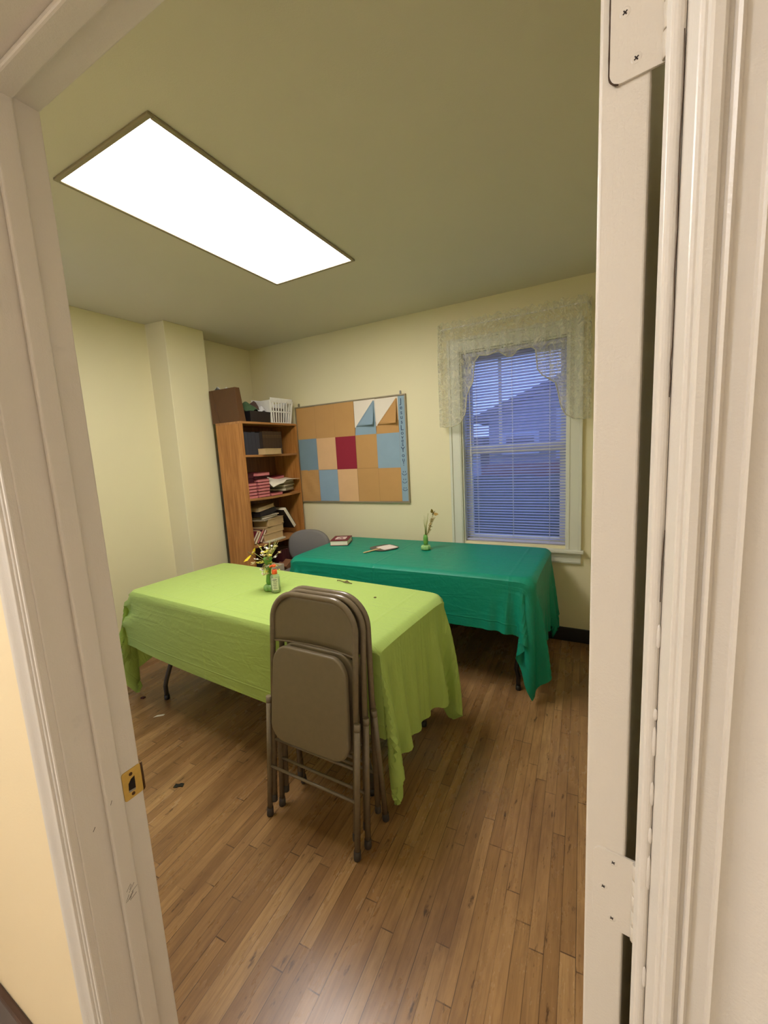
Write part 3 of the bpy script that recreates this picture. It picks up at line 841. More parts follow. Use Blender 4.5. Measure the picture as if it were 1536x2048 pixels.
for s in (-1, 1):
    MB().tube([(-0.05, s*0.17, 0.68), (-0.045, s*0.19, 0.46), (-0.06, s*0.2, 0.015)], 0.011, 8).build('rear_leg', M['blackmetal'], g)
    MB().tube([(-0.045, s*0.19, 0.41), (0.36, s*0.19, 0.41), (0.385, s*0.2, 0.38), (0.40, s*0.2, 0.015)], 0.011, 8).build('front_leg', M['blackmetal'], g)
MB().box(-0.062, -0.04, -0.2, 0.2, 0.44, 0.53).build('back_bracket', M['blackmetal'], g)

# ------------------------------------------------------------------ bookcase
BX0, BX1, BY0, BY1, BT = -2.945, -2.645, 2.505, 3.205, 1.812
SH = [1.535, 1.165, 0.752, 0.36]    # tops of the shelves
bc = thing('bookcase', 'oak veneer bookcase crammed with books in the corner', 'bookcase', ((BX0+BX1)/2, (BY0+BY1)/2, 0))
cx, cy = (BX0+BX1)/2, (BY0+BY1)/2
for y0, y1 in ((BY0, BY0+0.018), (BY1-0.018, BY1)):
    MB().box(BX0-cx, BX1-cx, y0-cy, y1-cy, 0, BT-0.018).build('side_panel', M['oak'], bc, bevel=0.001)
MB().box(BX0-cx, BX1-cx, BY0-cy, BY1-cy, BT-0.018, BT).build('top', M['oakshelf'], bc, bevel=0.001)
MB().box(BX0-cx, BX0-cx+0.006, BY0+0.018-cy, BY1-0.018-cy, 0.02, BT-0.018).build('back_panel', M['oakback'], bc)
for i, z in enumerate(SH+[0.085]):
    sag = [0.004, 0.010, 0.006, 0.004, 0][i]
    P = []; n = 12
    b = MB(); y0, y1 = BY0+0.018-cy, BY1-0.018-cy
    top = [(y0+(y1-y0)*k/n, z-4*sag*(k/n)*(1-k/n)) for k in range(n+1)]
    b.prism(top+[(y, zz-0.018) for y, zz in reversed(top)], BX0-cx+0.006, BX1-cx-0.004, 'x')
    b.build('shelf', M['oakshelf'], bc)
MB().box(BX1-cx-0.018, BX1-cx-0.004, BY0+0.018-cy, BY1-0.018-cy, 0, 0.067).build('plinth', M['oakshelf'], bc)

# ------------------------------------------------------------------ books
def book(label, size, loc, rot=(0,0,0), cover=None, pages=None, group=None, name='book', bulge=0.0, cat='book', gilt=False, ct=0.0025):
    """lying book: size = (depth x, length y, thickness z); spine on -x, page edges on +x and both ends.
       loc = middle of its underside"""
    dx, dy, dz = size
    t = thing(name, label, cat, loc, rot, group)
    b = MB()
    b.box(-dx/2, dx/2, -dy/2, dy/2, 0, ct).box(-dx/2, dx/2, -dy/2, dy/2, dz-ct, dz)
    b.box(-dx/2-ct, -dx/2+0.001, -dy/2, dy/2, 0, dz)
    if gilt:
        b.mat(1)
        for q in (0.18, 0.25, 0.75, 0.82): b.box(-dx/2-ct-0.0006, -dx/2-ct, -dy/2+dy*q, -dy/2+dy*(q+0.012), 0.001, dz-0.001)
    b.build('cover', [cover, M['gilt']], t)
    p = MB().box(-dx/2+0.001, dx/2-0.004, -dy/2+0.003, dy/2-0.003, ct, dz-ct)
    p.build('pages', pages, t)
    return t
ORD = ['first', 'second', 'third', 'fourth', 'fifth', 'sixth', 'seventh', 'eighth', 'ninth', 'tenth', 'eleventh', 'twelfth']
XF = -2.675   # front line of most books
Z2 = SH[1]-0.006
# second shelf, left and right piles of red books
z = Z2+0.001
for k in range(5):
    th = 0.0265
    book('red book with pink pages, %s from bottom of the left red pile' % ORD[k], (0.21, 0.118, th), (XF-0.105+rnd.uniform(-0.006, 0.006), 2.592+rnd.uniform(-0.004, 0.004), z), (0, 0, rnd.uniform(-0.03, 0.03)), M['redcover'], M['pinkpages'], 'red books on the second shelf'); z += th+0.0005
for k in range(2):
    book('maroon book, %s of two dark ones topping the left red pile' % ['lower', 'upper'][k], (0.20, 0.125, 0.038), (XF-0.14, 2.60, z), (0, 0, 0.02), M['darkred'], M['darkred'], 'red books on the second shelf'); z += 0.0385
z = Z2
for k in range(8):
    th = [0.027, 0.027, 0.026, 0.026, 0.026, 0.026, 0.026, 0.030][k]
    dk = k == 6
    book('red book with pink pages, %s from bottom of the right red pile' % ORD[k] if not dk else 'maroon book, second from top of the right red pile',
         (0.21, 0.138 if k < 6 else 0.15, th), (XF-0.105+rnd.uniform(-0.008, 0.008)-(0.02 if dk else 0), 2.736+rnd.uniform(-0.006, 0.006), z), (0, 0, rnd.uniform(-0.05, 0.05)), M['darkred'] if dk else M['redcover'], M['darkred'] if dk else M['pinkpages'], 'red books on the second shelf'); z += th+0.0005
book('red book lying beneath the paper pile on the second shelf', (0.19, 0.15, 0.026), (XF-0.10, 2.90, Z2-0.002), (0, 0, 0), M['redcover'], M['pinkpages'], 'red books on the second shelf')
# paper pile: magazines and folders
z = Z2+0.0255
for k in range(9):
    th = 0.0115
    o = MB().box(-0.11, 0.11, -0.115, 0.115, 0, th-0.001).build('magazine', [M['greypaper'], M['creampage'], M['dullpaper']][k % 3], None, loc=(XF-0.125+rnd.uniform(-0.006, 0.006), 3.06+rnd.uniform(-0.006, 0.006), z), rot=(0, 0, 0.32+rnd.uniform(-0.05, 0.05)))
    tag(o, 'yellowed magazine, %s from bottom of the paper pile on the second shelf' % ORD[k], 'magazine', 'paper pile on the second shelf'); z += th
# red book under loose white sheets
ZP = z+0.002
book('red book on top of the paper pile behind the white sheets', (0.15, 0.17, 0.026), (XF-0.16, 3.02, ZP+0.008), (R(4), 0, 0.1), M['redcover'], M['pinkpages'], 'red books on the second shelf')
def sheet(name, label, pts, mat, cat, grp=None, thick=0.0012):
    o = MB().grid(pts).build(name, mat, None, solid=thick); return tag(o, label, cat, grp)
P = []
for i in range(9):
    u = i/8; row = []
    for j in range(7):
        v = j/6
        x = XF-0.18+0.2*v+0.03*u; y = 2.845+0.34*u-0.02*v
        zz = ZP+0.045*(1-v)*(1-0.6*u)-0.015*v*v+(-0.06*max(0, v-0.35)*max(0, 1-2.2*u))-0.008*u+0.004*math.sin(u*9)
        zz = max(zz, ZP+0.001) if u > 0.42 else zz
        row.append((x, y, zz))
    P.append(row)
sheet('paper_sheet', 'loose white sheets drooping over the paper pile on the second shelf', P, M['whitepages'], 'paper')

# first shelf: standing volumes and a beige book
def standing(label, th, hgt, dep, y, cover, pages, group, gilt=False, lean=0.0, x=XF-0.09):
    # rotate lying book so that its spine faces +x, thickness along y
    t = book(label, (dep, hgt, th), (x, y, SH[0]-0.002+hgt/2), (0,0,0), cover, pages, group, gilt=gilt)
    # local x -> -X (spine to front), local y -> Z, local z -> Y
    t.rotation_euler = (Matrix.Rotation(lean, 4, 'X') @ Matrix(((-1,0,0,0),(0,0,1,0),(0,1,0,0),(0,0,0,1)))).to_euler()
    return t
y = 2.535
for k in range(6):
    th = [0.034, 0.036, 0.04, 0.044, 0.046, 0.036][k]
    standing('dark navy volume, %s from the left in the top shelf row' % ORD[k], th, 0.19+0.006*(k % 2), 0.15, y, M['navy'] if k != 5 else M['blackcloth'], M['oldpages'], 'standing volumes on the top shelf', lean=0.0); y += th+0.0015
for k in range(7):
    th = 0.0345
    standing('brown gilt-banded volume, %s from the right in the top shelf row' % ORD[6-k], th, 0.205, 0.15, y, M['brownbook'], M['oldpages'], 'standing volumes on the top shelf', gilt=True); y += th+0.001
book('beige book lying in front of the dark volumes on the top shelf', (0.085, 0.235, 0.052), (XF+0.012, 2.832, SH[0]-0.003), (0, 0, 0.10), M['beige'], M['beige'], None, ct=0.004)

# third shelf
Z3 = SH[2]
for k in range(4):
    t = book(['red book leaning at the left end of the third shelf, nearest the side panel', 'cream book leaning second from the left on the third shelf', 'maroon book leaning third from the left on the third shelf', 'red book with pale pages leaning fourth from the left on the third shelf'][k],
             (0.17, 0.125, [0.026, 0.024, 0.026, 0.026][k]), (0,0,0), (0,0,0), [M['redcover'], M['beige'], M['darkred'], M['redcover']][k], [M['whitepages'], M['whitepages'], M['pinkpages'], M['whitepages']][k], 'leaning books on the third shelf')
    th_ = R(52)
    t.location = (XF-0.10, 2.592+0.033*k, Z3+0.052)
    t.rotation_euler = (th_, 0, 0.0)
z = Z3-0.004
o = MB().prism(rrect(-0.1, 0.1, -0.12, 0.12, 0.004), 0, 0.012).build('folder', M['creampage'], None, loc=(XF-0.07, 2.66+0.14, z), rot=(0, 0, 0.05)); tag(o, 'flat cream folder lowest in the third shelf pile', 'folder')
z += 0.0125
for k in range(3):
    th = [0.062, 0.058, 0.066][k]; yy = [2.805, 2.82, 2.86][k]
    book('fat beige book, %s of three in the third shelf pile' % ['lowest', 'middle', 'uppermost'][k], (0.16, [0.25, 0.26, 0.25][k], th), (XF-0.085-0.01*k, yy, z), (0, 0, [0.02, -0.04, 0.16][k]), M['beige'], M['beige'], 'beige books on the third shelf', ct=0.004); z += th+0.0006
for k in range(3):
    o = MB().box(-0.09, 0.09, -0.105, 0.105, 0, 0.009).build('pamphlet', [M['greypaper'], M['creampage'], M['greypaper']][k], None, loc=(XF-0.11, 2.77+0.015*k, z), rot=(R(2.0), 0, 0.3-0.2*k)); tag(o, 'pamphlet, %s of three lying on the beige books' % ['lowest', 'middle', 'uppermost'][k], 'pamphlet', 'pamphlets on the third shelf'); z += 0.0145
z += 0.003
book('black book with pale lettering above the pamphlets on the third shelf', (0.17, 0.24, 0.042), (XF-0.11, 2.775, z), (R(5), 0, 0.12), M['blackcloth'], M['blackcloth'], None)
book('tan book topping the third shelf pile', (0.17, 0.23, 0.034), (XF-0.12, 2.765, z+0.046), (R(5), 0, 0.12), M['beige'], M['oldpages'], None)
t = book('black book with white page edges tilted against the right side of the third shelf', (0.19, 0.235, 0.042), (XF-0.105, 3.03, Z3+0.155), (0,0,0), M['blackcloth'], M['whitepages'], None)
t.rotation_euler = (R(-56), 0, 0)

# fourth shelf
Z4 = SH[3]
for k in range(5):
    t = book('maroon volume, %s of five standing on the fourth shelf' % ORD[k], (0.16, 0.27, 0.032), (XF-0.1, 2.90+0.034*k, Z4+0.135), (0,0,0), M['darkred'], M['oldpages'], 'maroon volumes on the fourth shelf')
    t.rotation_euler = Matrix(((-1,0,0,0),(0,0,1,0),(0,1,0,0),(0,0,0,1))).to_euler()
for k in range(4):
    o = MB().box(-0.10, 0.10, -0.085, 0.085, 0, 0.038).build('booklet', M['creampage'], None, loc=(XF-0.06, 2.765, Z4+0.001+0.0385*k), rot=(0, 0, 0.05*(k-1.5))); tag(o, 'cream booklet bundle, %s from the bottom on the fourth shelf' % ORD[k], 'booklet', 'booklets on the fourth shelf')
o = MB().box(-0.06, 0.06, -0.05, 0.05, -0.035, 0.035).build('small_box', M['card'], None, loc=(XF+0.0, 2.915, Z4+0.122), rot=(R(28), 0, 0), bevel=0.002); tag(o, 'small brown cardboard box tilted on the fourth shelf', 'box')
pk = thing('paper_packet', 'red and white printed packet on the fourth shelf beside the grey chair', 'packet', (XF+0.045, 3.01, Z4+0.09), (0, R(8), 0))
MB().box(-0.01, 0.01, -0.04, 0.04, -0.088, -0.012).build('white_part', M['whitepages'], pk)
MB().box(-0.0102, 0.0102, -0.04, 0.04, -0.012, 0.07).build('red_part', M['redprint'], pk)
b = MB().box(0.0102, 0.0108, -0.002, 0.022, 0.01, 0.02); b.box(0.0102, 0.0108, -0.002, 0.006, 0.02, 0.05)
b.build('white_mark', M['whitepages'], pk)
o = MB().box(-0.1, 0.1, -0.10, 0.10, 0, 0.06).build('dark_binder', M['blackcloth'], None, loc=(XF-0.08, 2.63, Z4+0.10), rot=(R(60), 0, 0)); tag(o, 'black binder leaning at the left end of the fourth shelf', 'binder')

# ------------------------------------------------------------------ on top of the bookcase
# brown case
bg = thing('paper_bag', 'tall brown leatherette bag standing on the bookcase, left of the black bin', 'bag', (-2.815, 2.548, BT), (0, 0, 0))
def frustum(b, x0, x1, y0, y1, h, dx0, dx1, dy0, dy1, n=6):
    P = []
    lo = [(x0, y0), (x1, y0), (x1, y1), (x0, y1)]; hi = [(x0+dx0, y0+dy0), (x1+dx1, y0+dy0), (x1+dx1, y1+dy1), (x0+dx0, y1+dy1)]
    vs = [(*p, 0) for p in lo]+[(*p, h) for p in hi]
    b.add(vs, [(0,3,2,1), (0,1,5,4), (1,2,6,5), (2,3,7,6), (3,0,4,7)])
    return b
b = MB(); frustum(b, -0.165, 0.150, -0.036, 0.036, 0.278, -0.02, -0.03, 0.012, -0.012); 
b.build('body', M['brownbag'], bg, solid=0.004, bevel=0.006)
MB().tube([(-0.075, -0.0375, 0.002), (-0.12, -0.0315, 0.15), (-0.15, -0.0255, 0.278)], 0.003, 6).build('side_fold', M['brownbag'], bg)
P = []; rr = random.Random(2)
for i in range(13):
    u = i/12; row = []
    for j in range(5):
        v = j/4
        row.append((-0.16+0.2*u, -0.016+0.032*v+rr.uniform(-0.006, 0.006), 0.258+0.055*math.sin(PI*u)*(0.6+0.4*math.sin(7*u+2*v))+rr.uniform(-0.008, 0.008)))
    P.append(row)
MB().grid(P).build('tissue_stuffing', M['tissue'], bg, solid=0.001)
# black bin with clothes
bn = thing('storage_bin', 'low black plastic bin on the bookcase between brown bag and white basket', 'bin', (-2.79, 2.77, BT))
b = MB(); frustum(b, -0.11, 0.11, -0.115, 0.115, 0.095, -0.008, 0.008, -0.008, 0.008); b.build('body', M['blackbin'], bn, solid=0.004, bevel=0.003)
def heap(name, label, loc, rx, ry, h, mat, seed):
    rr = random.Random(seed); P = []
    for i in range(17):
        row = []
        for j in range(17):
            u = i/8-1; v = j/8-1; d = math.hypot(u, v)
            hh = h*max(0, 1-d*d*0.75)*(0.8+0.35*math.sin(3.1*u+seed)*math.cos(2.7*v+seed*2))+rr.uniform(-0.003, 0.003)
            row.append((u*rx, v*ry, hh))
        P.append(row)
    o = MB().grid(P).build(name, mat, None, solid=0.003, sub=1, loc=loc); return tag(o, label, 'clothing', 'clothes in the black bin')
heap('folded_cloth', 'green patterned cloth heaped in the black bin', (-2.79, 2.735, BT+0.085), 0.095, 0.072, 0.115, M['greencloth'], 1)
heap('folded_cloth', 'brown cloth topping the heap in the black bin', (-2.80, 2.80, BT+0.10), 0.075, 0.06, 0.10, M['browncloth'], 4)
heap('folded_cloth', 'white cloth hanging over the bin edge toward the white basket', (-2.75, 2.842, BT+0.095), 0.05, 0.045, 0.06, M['whitecloth'], 6)
# white basket
bk = thing('plastic_basket', 'white slotted plastic basket on the bookcase corner', 'basket', (-2.775, 3.035, BT), (0, 0, R(-4)))
def lattice(b, p00, p10, p11, p01, nu, nv, w=0.0055, t=0.003, rim=0.02):
    """openwork panel: bars between four corners"""
    p00, p10, p11, p01 = map(Vector, (p00, p10, p11, p01))
    nrm = (p10-p00).cross(p01-p00).normalized()
    def pt(u, v): return (p00*(1-u)+p10*u)*(1-v)+(p01*(1-u)+p11*u)*v
    def bar(u0, v0, u1, v1, ww):
        a, c = pt(u0, v0), pt(u1, v1); d = (c-a).normalized(); s = nrm.cross(d)*ww; n_ = nrm*t
        vs = [a-s-n_, a+s-n_, a+s+n_, a-s+n_, c-s-n_, c+s-n_, c+s+n_, c-s+n_]
        b.add(vs, [(0,1,2,3), (7,6,5,4), (0,4,5,1), (1,5,6,2), (2,6,7,3), (3,7,4,0)])
    for i in range(nu+1): bar(i/nu, 0, i/nu, 1, w if 0 < i < nu else rim*0.55)
    for j in range(nv+1): bar(0, j/nv, 1, j/nv, {0: w, nv: rim}.get(j, w))
x0, x1, y0, y1, h, f = -0.10, 0.10, -0.115, 0.115, 0.205, 0.022
lo = [(x0, y0, 0.004), (x1, y0, 0.004), (x1, y1, 0.004), (x0, y1, 0.004)]; hi = [(x0-f, y0-f, h), (x1+f, y0-f, h), (x1+f, y1+f, h), (x0-f, y1+f, h)]
for a_, c_ in ((1, 2), (3, 0)):
    b = MB(); lattice(b, lo[a_], lo[c_], hi[c_], hi[a_], 8, 2); b.build('slotted_wall', M['whiteplastic'], bk)
for a_, c_ in ((0, 1), (2, 3)):
    frm = [lo[a_], lo[c_], hi[c_], hi[a_]]
    MB().add(frm, [(0,1,2,3)]).build('end_wall', M['whiteplastic'], bk, solid=0.004)
MB().box(x0, x1, y0, y1, 0, 0.004).build('bottom', M['whiteplastic'], bk)
o = MB().box(-0.08, 0.08, -0.09, 0.09, 0, 0.14).build('folded_blanket', M['browncloth'], None, loc=(-2.785, 3.035, BT+0.006), bevel=0.02, seg=3); tag(o, 'dark cloth bundle stuffed inside the white basket', 'cloth')

# ------------------------------------------------------------------ pin board
PX0, PX1, PZ0, PZ1 = -2.672, -1.487, 1.048, 1.972
pb = thing('bulletin_board', 'pin board covered in coloured paper squares on the back wall', 'bulletin board', ((PX0+PX1)/2, YB, (PZ0+PZ1)/2))
hw, hh = (PX1-PX0)/2, (PZ1-PZ0)/2
MB().box(-hw+0.006, hw-0.006, -0.016, -0.001, -hh+0.006, hh-0.006).build('cork_panel', M['cork'], pb)
b = MB(); fw = 0.012
for x0, x1, z0, z1 in ((-hw, hw, hh-fw, hh), (-hw, hw, -hh, -hh+fw), (-hw, -hw+fw, -hh+fw, hh-fw), (hw-fw, hw, -hh+fw, hh-fw)): b.box(x0, x1, -0.022, -0.001, z0, z1)
b.build('frame', M['frame_al'], pb, bevel=0.002)
for x in (-hw+0.045, hw-0.05):
    MB().box(x-0.006, x+0.006, -0.014, -0.001, hh-0.005, hh+0.022).tube([(x, -0.012, hh+0.024), (x, -0.001, hh+0.024)], 0.007, 10).build('hanger', M['steel'], pb)
gx0, gz1 = PX0+0.014, PZ1-0.014; cwid = 0.219; chei = 0.2985
rows = [['tan', 'tan', 'tan', 'fblue', 'ftan'], ['dblue', 'peach', 'red', 'tan', 'blue'], ['tan', 'blue', 'peach', 'tan', 'tan']]
cname = {'tan': 'tan', 'dblue': 'dull blue', 'blue': 'pale blue', 'peach': 'peach', 'red': 'crimson'}
rp = random.Random(9)
for i, row in enumerate(rows):
    for j, cc in enumerate(row):
        x0, x1 = gx0+cwid*j+rp.uniform(0.0002, 0.0020), gx0+cwid*(j+1)-rp.uniform(0.0002, 0.0014)
        z1, z0 = gz1-chei*i+rp.uniform(-0.002, 0.004), gz1-chei*(i+1)+rp.uniform(-0.004, 0.002)
        if j == 4: x1 = PX1-0.073
        where = '%s row, %s from left on the pin board' % (['top', 'middle', 'bottom'][i], ORD[j])
        yb = YB-0.0166-0.0011*(j % 3)-0.0005*(i % 2)
        fold = cc[0] == 'f'
        col = cc[1:] if fold else cc
        if fold:
            t = thing('paper_square', '%s paper folded open over white, %s' % (cname[col], where), 'paper', ((x0+x1)/2, yb, (z0+z1)/2), group='paper squares on the pin board')
            a, bb = (x1-x0)/2, (z1-z0)/2
            MB().prism([(-a, bb), (a, bb), (a, -bb*0.3), (-a, -bb*0.55)], -0.0010, 0, 'y').build('white_backing', M['p_white'], t)
            MB().prism([(a*0.95, bb*0.92), (a, -bb), (-a, -bb), (-a*0.92, -bb*0.55)], -0.0022, -0.0011, 'y').build('sheet', M['p_'+col], t)
            P = []
            A = Vector((a*0.88, -0.003, bb*0.94)); Bq = Vector((-a*0.88, -0.003, -bb*0.50)); Cq = Vector((a*0.92, -0.042, -bb*0.46))
            for ii in range(8):
                u_ = ii/7; row_ = []
                for jj in range(8):
                    v_ = jj/7
                    p0 = A.lerp(Bq, v_); q = p0.lerp(Cq, u_*0.999)
                    q.y += 0.010*math.sin(PI*u_)*0.6
                    row_.append(q)
                P.append(row_)
            MB().grid(P).build('flap', M['p_'+col], t, solid=0.0012)
        else:
            n = 10; P = []; k1, k2 = rp.uniform(0, 6), rp.uniform(0, 6)
            amp = 0.0004 if not (i == 2 and j == 0) else 0.004
            for u in range(n+1):
                P.append([(x0+(x1-x0)*u/n, yb-0.001-amp*(1+math.sin(k1+u*0.9+v*0.35)*math.cos(k2+v*0.5)), z0+(z1-z0)*v/n) for v in range(n+1)])
            o = MB().grid(P, smooth=False).build('paper_square', M['p_'+col], None)
            tag(o, '%s paper square, %s' % (cname[col], where), 'paper', 'paper squares on the pin board')
# lettered strip
st = thing('paper_strip', 'pale blue paper strip with vertical hand lettering at right edge of the pin board', 'paper', (PX1-0.041, YB-0.018, (PZ0+PZ1)/2))
MB().box(-0.031, 0.029, -0.0012, 0, -hh+0.016, hh-0.015).build('strip', M['p_blue'], st)
def zc_(c): return PZ1-(c-90)/1900*(PZ1-PZ0)-(PZ0+PZ1)/2
def glyph_mesh(b, chh, size, x, z):
    cu = bpy.data.curves.new('glyph', 'FONT'); cu.body = chh; cu.size = size; cu.align_x = 'CENTER'; cu.align_y = 'CENTER'; cu.extrude = 0.0004; cu.offset = 0.0002; cu.resolution_u = 3
    o = bpy.data.objects.new('glyph', cu); COL.objects.link(o)
    dg = bpy.context.evaluated_depsgraph_get(); me = o.evaluated_get(dg).to_mesh()
    b.add([(v.co.x+x, -0.0018-v.co.z, v.co.y+z) for v in me.vertices], [tuple(p.vertices) for p in me.polygons])
    o.evaluated_get(dg).to_mesh_clear(); bpy.data.objects.remove(o); bpy.data.curves.remove(cu)
for word, cs in (('Jesus', (212, 318, 402, 482, 562)), ('Loves', (668, 752, 825, 886, 948)), ('You!', (1045, 1140, 1218, 1292))):
    b = MB()
    for chh, c_ in zip(word, cs): glyph_mesh(b, chh, 0.062 if chh.isupper() else 0.050, -0.003, zc_(c_))
    b.build('lettering', M['ink'], st)
for ce, cm in ((1430, 1490), (1566, 1632), (1718, 1770)):
    b = MB()
    for x in (-0.010, 0.010): b.tube([(x, -0.002, zc_(ce)+0.004), (x, -0.002, zc_(ce)-0.005)], 0.0026, 6)
    b.tube([(-0.022+0.044*k/10, -0.002, zc_(cm)+0.014*(2*k/10-1)**2) for k in range(11)], 0.0020, 6)
    b.build('smile_drawing', M['ink'], st)

# ------------------------------------------------------------------ things on the tables
ZC = ZT+0.0035
def bouquet(label, loc, rot, kind, sc=1.0):
    t = thing('flower_vase', label, 'vase', loc, rot)
    # scalloped green base
    b = MB(); P = []
    for i, (r_, z_) in enumerate([(0.001, 0), (0.031, 0), (0.035, 0.006), (0.034, 0.022), (0.028, 0.030), (0.014, 0.032)]):
        P.append([((r_*(1+0.06*math.cos(8*2*PI*k/48)))*math.cos(2*PI*k/48), (r_*(1+0.06*math.cos(8*2*PI*k/48)))*math.sin(2*PI*k/48), z_) for k in range(49)])
    b.grid(P).build('base', M['greenglass'], t)
    if kind == 0:
        MB().lathe([(0.016, 0.030), (0.021, 0.045), (0.019, 0.065), (0.0155, 0.085), (0.010, 0.092), (0.016, 0.13), (0.021, 0.165), (0.024, 0.18), (0.001, 0.178)], 18).build('wrap', M['greenwrap'], t)
    else:
        MB().lathe([(0.014, 0.030), (0.017, 0.05), (0.016, 0.085), (0.012, 0.105), (0.001, 0.103)], 18).build('wrap', M['greenwrap'], t)
    rr = random.Random(20+kind)
    top = 0.17 if kind == 0 else 0.09
    # grass blades
    for k in range(10 if kind == 0 else 8):
        a = rr.uniform(0, 2*PI); ln = rr.uniform(0.10, 0.17) if kind == 0 else rr.uniform(0.14, 0.20); sp = rr.uniform(0.12, 0.55) if kind == 0 else rr.uniform(0.03, 0.16)
        if kind == 0 and k < 7: a = R(20)+rr.uniform(-0.5, 0.5)
        d = Vector((math.cos(a)*sp, math.sin(a)*sp, 1)).normalized()
        p0 = Vector((rr.uniform(-0.006, 0.006), rr.uniform(-0.006, 0.006), top-0.03))
        MB().tube([p0, p0+d*ln*0.5, p0+d*ln+Vector((math.cos(a), math.sin(a), 0))*0.012], [0.0022, 0.0018, 0.0006], 5).build('grass_blade', M['stem'], t)
    def blossom(p, r_, mat, n=7):
        b = MB()
        for q in range(n):
            a = 2*PI*q/n+rr.uniform(-0.3, 0.3); tilt = rr.uniform(-0.3, 0.7)
            d = Vector((math.cos(a), math.sin(a), tilt)).normalized(); s = Vector((-math.sin(a), math.cos(a), 0))*r_*0.38
            c = p+d*r_
            b.add([p, p+d*r_*0.6+s, c, p+d*r_*0.6-s], [(0,1,2,3)])
        return b.build('blossom', mat, t, solid=0.001)
    if kind == 0:
        for k in range(46):
            a = rr.uniform(0, 2*PI); rad = rr.uniform(0.015, 0.076); zz = rr.uniform(0.105, 0.245)
            p = Vector((math.cos(a)*rad-0.015, math.sin(a)*rad, zz))
            MB().tube([(0, 0, 0.15), (p.x*0.6, p.y*0.6, (0.15+zz)/2+0.01), p], 0.0011, 5).build('flower_stem', M['stem'], t)
            blossom(p, rr.uniform(0.008, 0.017), [M['petalw'], M['dried'], M['petaly'], M['dried']][k % 4])
        bf = Vector((-0.066, -0.050, 0.205))
        wings(t, bf, 0.040, M['wing'], R(-48), 0.22)
    else:
        for k in range(18):
            f_ = k/17; p = Vector((0.028+0.035*f_+rr.uniform(-0.008, 0.008), rr.uniform(-0.01, 0.01)+0.006, 0.145+0.10*f_+rr.uniform(-0.012, 0.012)))
            MB().tube([(0.004, 0, 0.09), (p.x*0.6, p.y, p.z*0.75), p], 0.0013, 5).build('flower_stem', M['dried'], t)
            blossom(p, rr.uniform(0.008, 0.015), M['dried'])
        wings(t, Vector((0.066, 0.002, 0.262)), 0.026, M['dullwing'], R(40))
    t.scale = (sc, sc, sc)
    return t
def wings(t, p, s, mat, ang, ky=0.62):
    b = MB(); MM = Matrix.Translation(p) @ Matrix.Rotation(R(28), 4, 'Z') @ Matrix.Rotation(ang, 4, 'Y')
    for sg, tl in ((1, 0.35), (-1, 0.5)):
        out = [(0, 0), (0.35, 0.55), (0.9, 0.9), (1.25, 0.7), (1.1, 0.25), (1.0, -0.1), (0.85, -0.55), (0.45, -0.6), (0.1, -0.25)]
        vs = [MM @ Vector((sg*x_*s, -abs(x_)*s*tl, y_*s*ky)) for x_, y_ in out]
        b.add(vs, [tuple(range(len(vs)))])
    w = b.build('butterfly_wings', mat, t, solid=0.0012)
    MB().tube([MM @ Vector((0, -0.001, -0.5*s)), MM @ Vector((0, -0.001, 0.6*s))], 0.0022, 6).build('butterfly_body', M['twig'], w)
bouquet('green wrapped vase of dried flowers with a yellow butterfly on the lime cloth', (-1.690, 1.700, ZC), (0, 0, 0), 0, 1.05)
bouquet('thin green vase with dried stalks and an ochre butterfly on the teal cloth', (-1.196, 2.850, ZC), (0, 0, 0), 1, 1.08)

sb = thing('sanitizer_bottle', 'clear pump bottle with orange pump top on the lime cloth', 'bottle', (-1.628, 1.678, ZC), (0, 0, R(38)))
def oval(b, prof, kx=1.0, ky=0.72, n=28):
    P = [[(r_*kx*math.cos(2*PI*k/n), r_*ky*math.sin(2*PI*k/n), z_) for k in range(n+1)] for r_, z_ in prof]
    return b.grid(P)
oval(MB(), [(0.001, 0.0), (0.024, 0.0), (0.0265, 0.005), (0.0265, 0.085), (0.024, 0.098), (0.015, 0.105), (0.0125, 0.112)]).build('bottle', M['clear'], sb)
oval(MB(), [(0.001, 0.003), (0.022, 0.003), (0.0245, 0.008), (0.0245, 0.074), (0.001, 0.074)]).build('gel', M['gel'], sb)
P = []
for k in range(9):
    a = R(-128+76*k/8); P.append([(0.0273*math.cos(a), 0.0200*math.sin(a), z_) for z_ in (0.016, 0.086)])
lb = MB().grid(P).build('label', M['label'], sb)
b = MB()
for q, (a0, a1, z_) in enumerate([(-120, -66, 0.076), (-118, -88, 0.066), (-80, -62, 0.066), (-112, -70, 0.057), (-116, -72, 0.046), (-112, -82, 0.036), (-116, -66, 0.027)]):
    b.tube([(0.0277*math.cos(R(a0+(a1-a0)*k/5)), 0.0204*math.sin(R(a0+(a1-a0)*k/5)), z_) for k in range(6)], 0.0010 if q else 0.0018, 5)
b.build('small_print', M['ink'], lb)
MB().lathe([(0.0145, 0.106), (0.0150, 0.108), (0.0150, 0.128), (0.012, 0.131), (0.006, 0.133)], 20).build('collar', M['orange'], sb)
MB().lathe([(0.0042, 0.132), (0.0042, 0.148)], 12).build('pump_stem', M['whiteplastic'], sb)
b = MB().lathe([(0.008, 0.146), (0.011, 0.149), (0.0115, 0.156), (0.009, 0.159)], 16)
b.tube([(0, 0, 0.155), (-0.016, -0.014, 0.156), (-0.022, -0.019, 0.151)], [0.0062, 0.005, 0.0038], 8)
b.build('pump_head', M['orange'], sb)

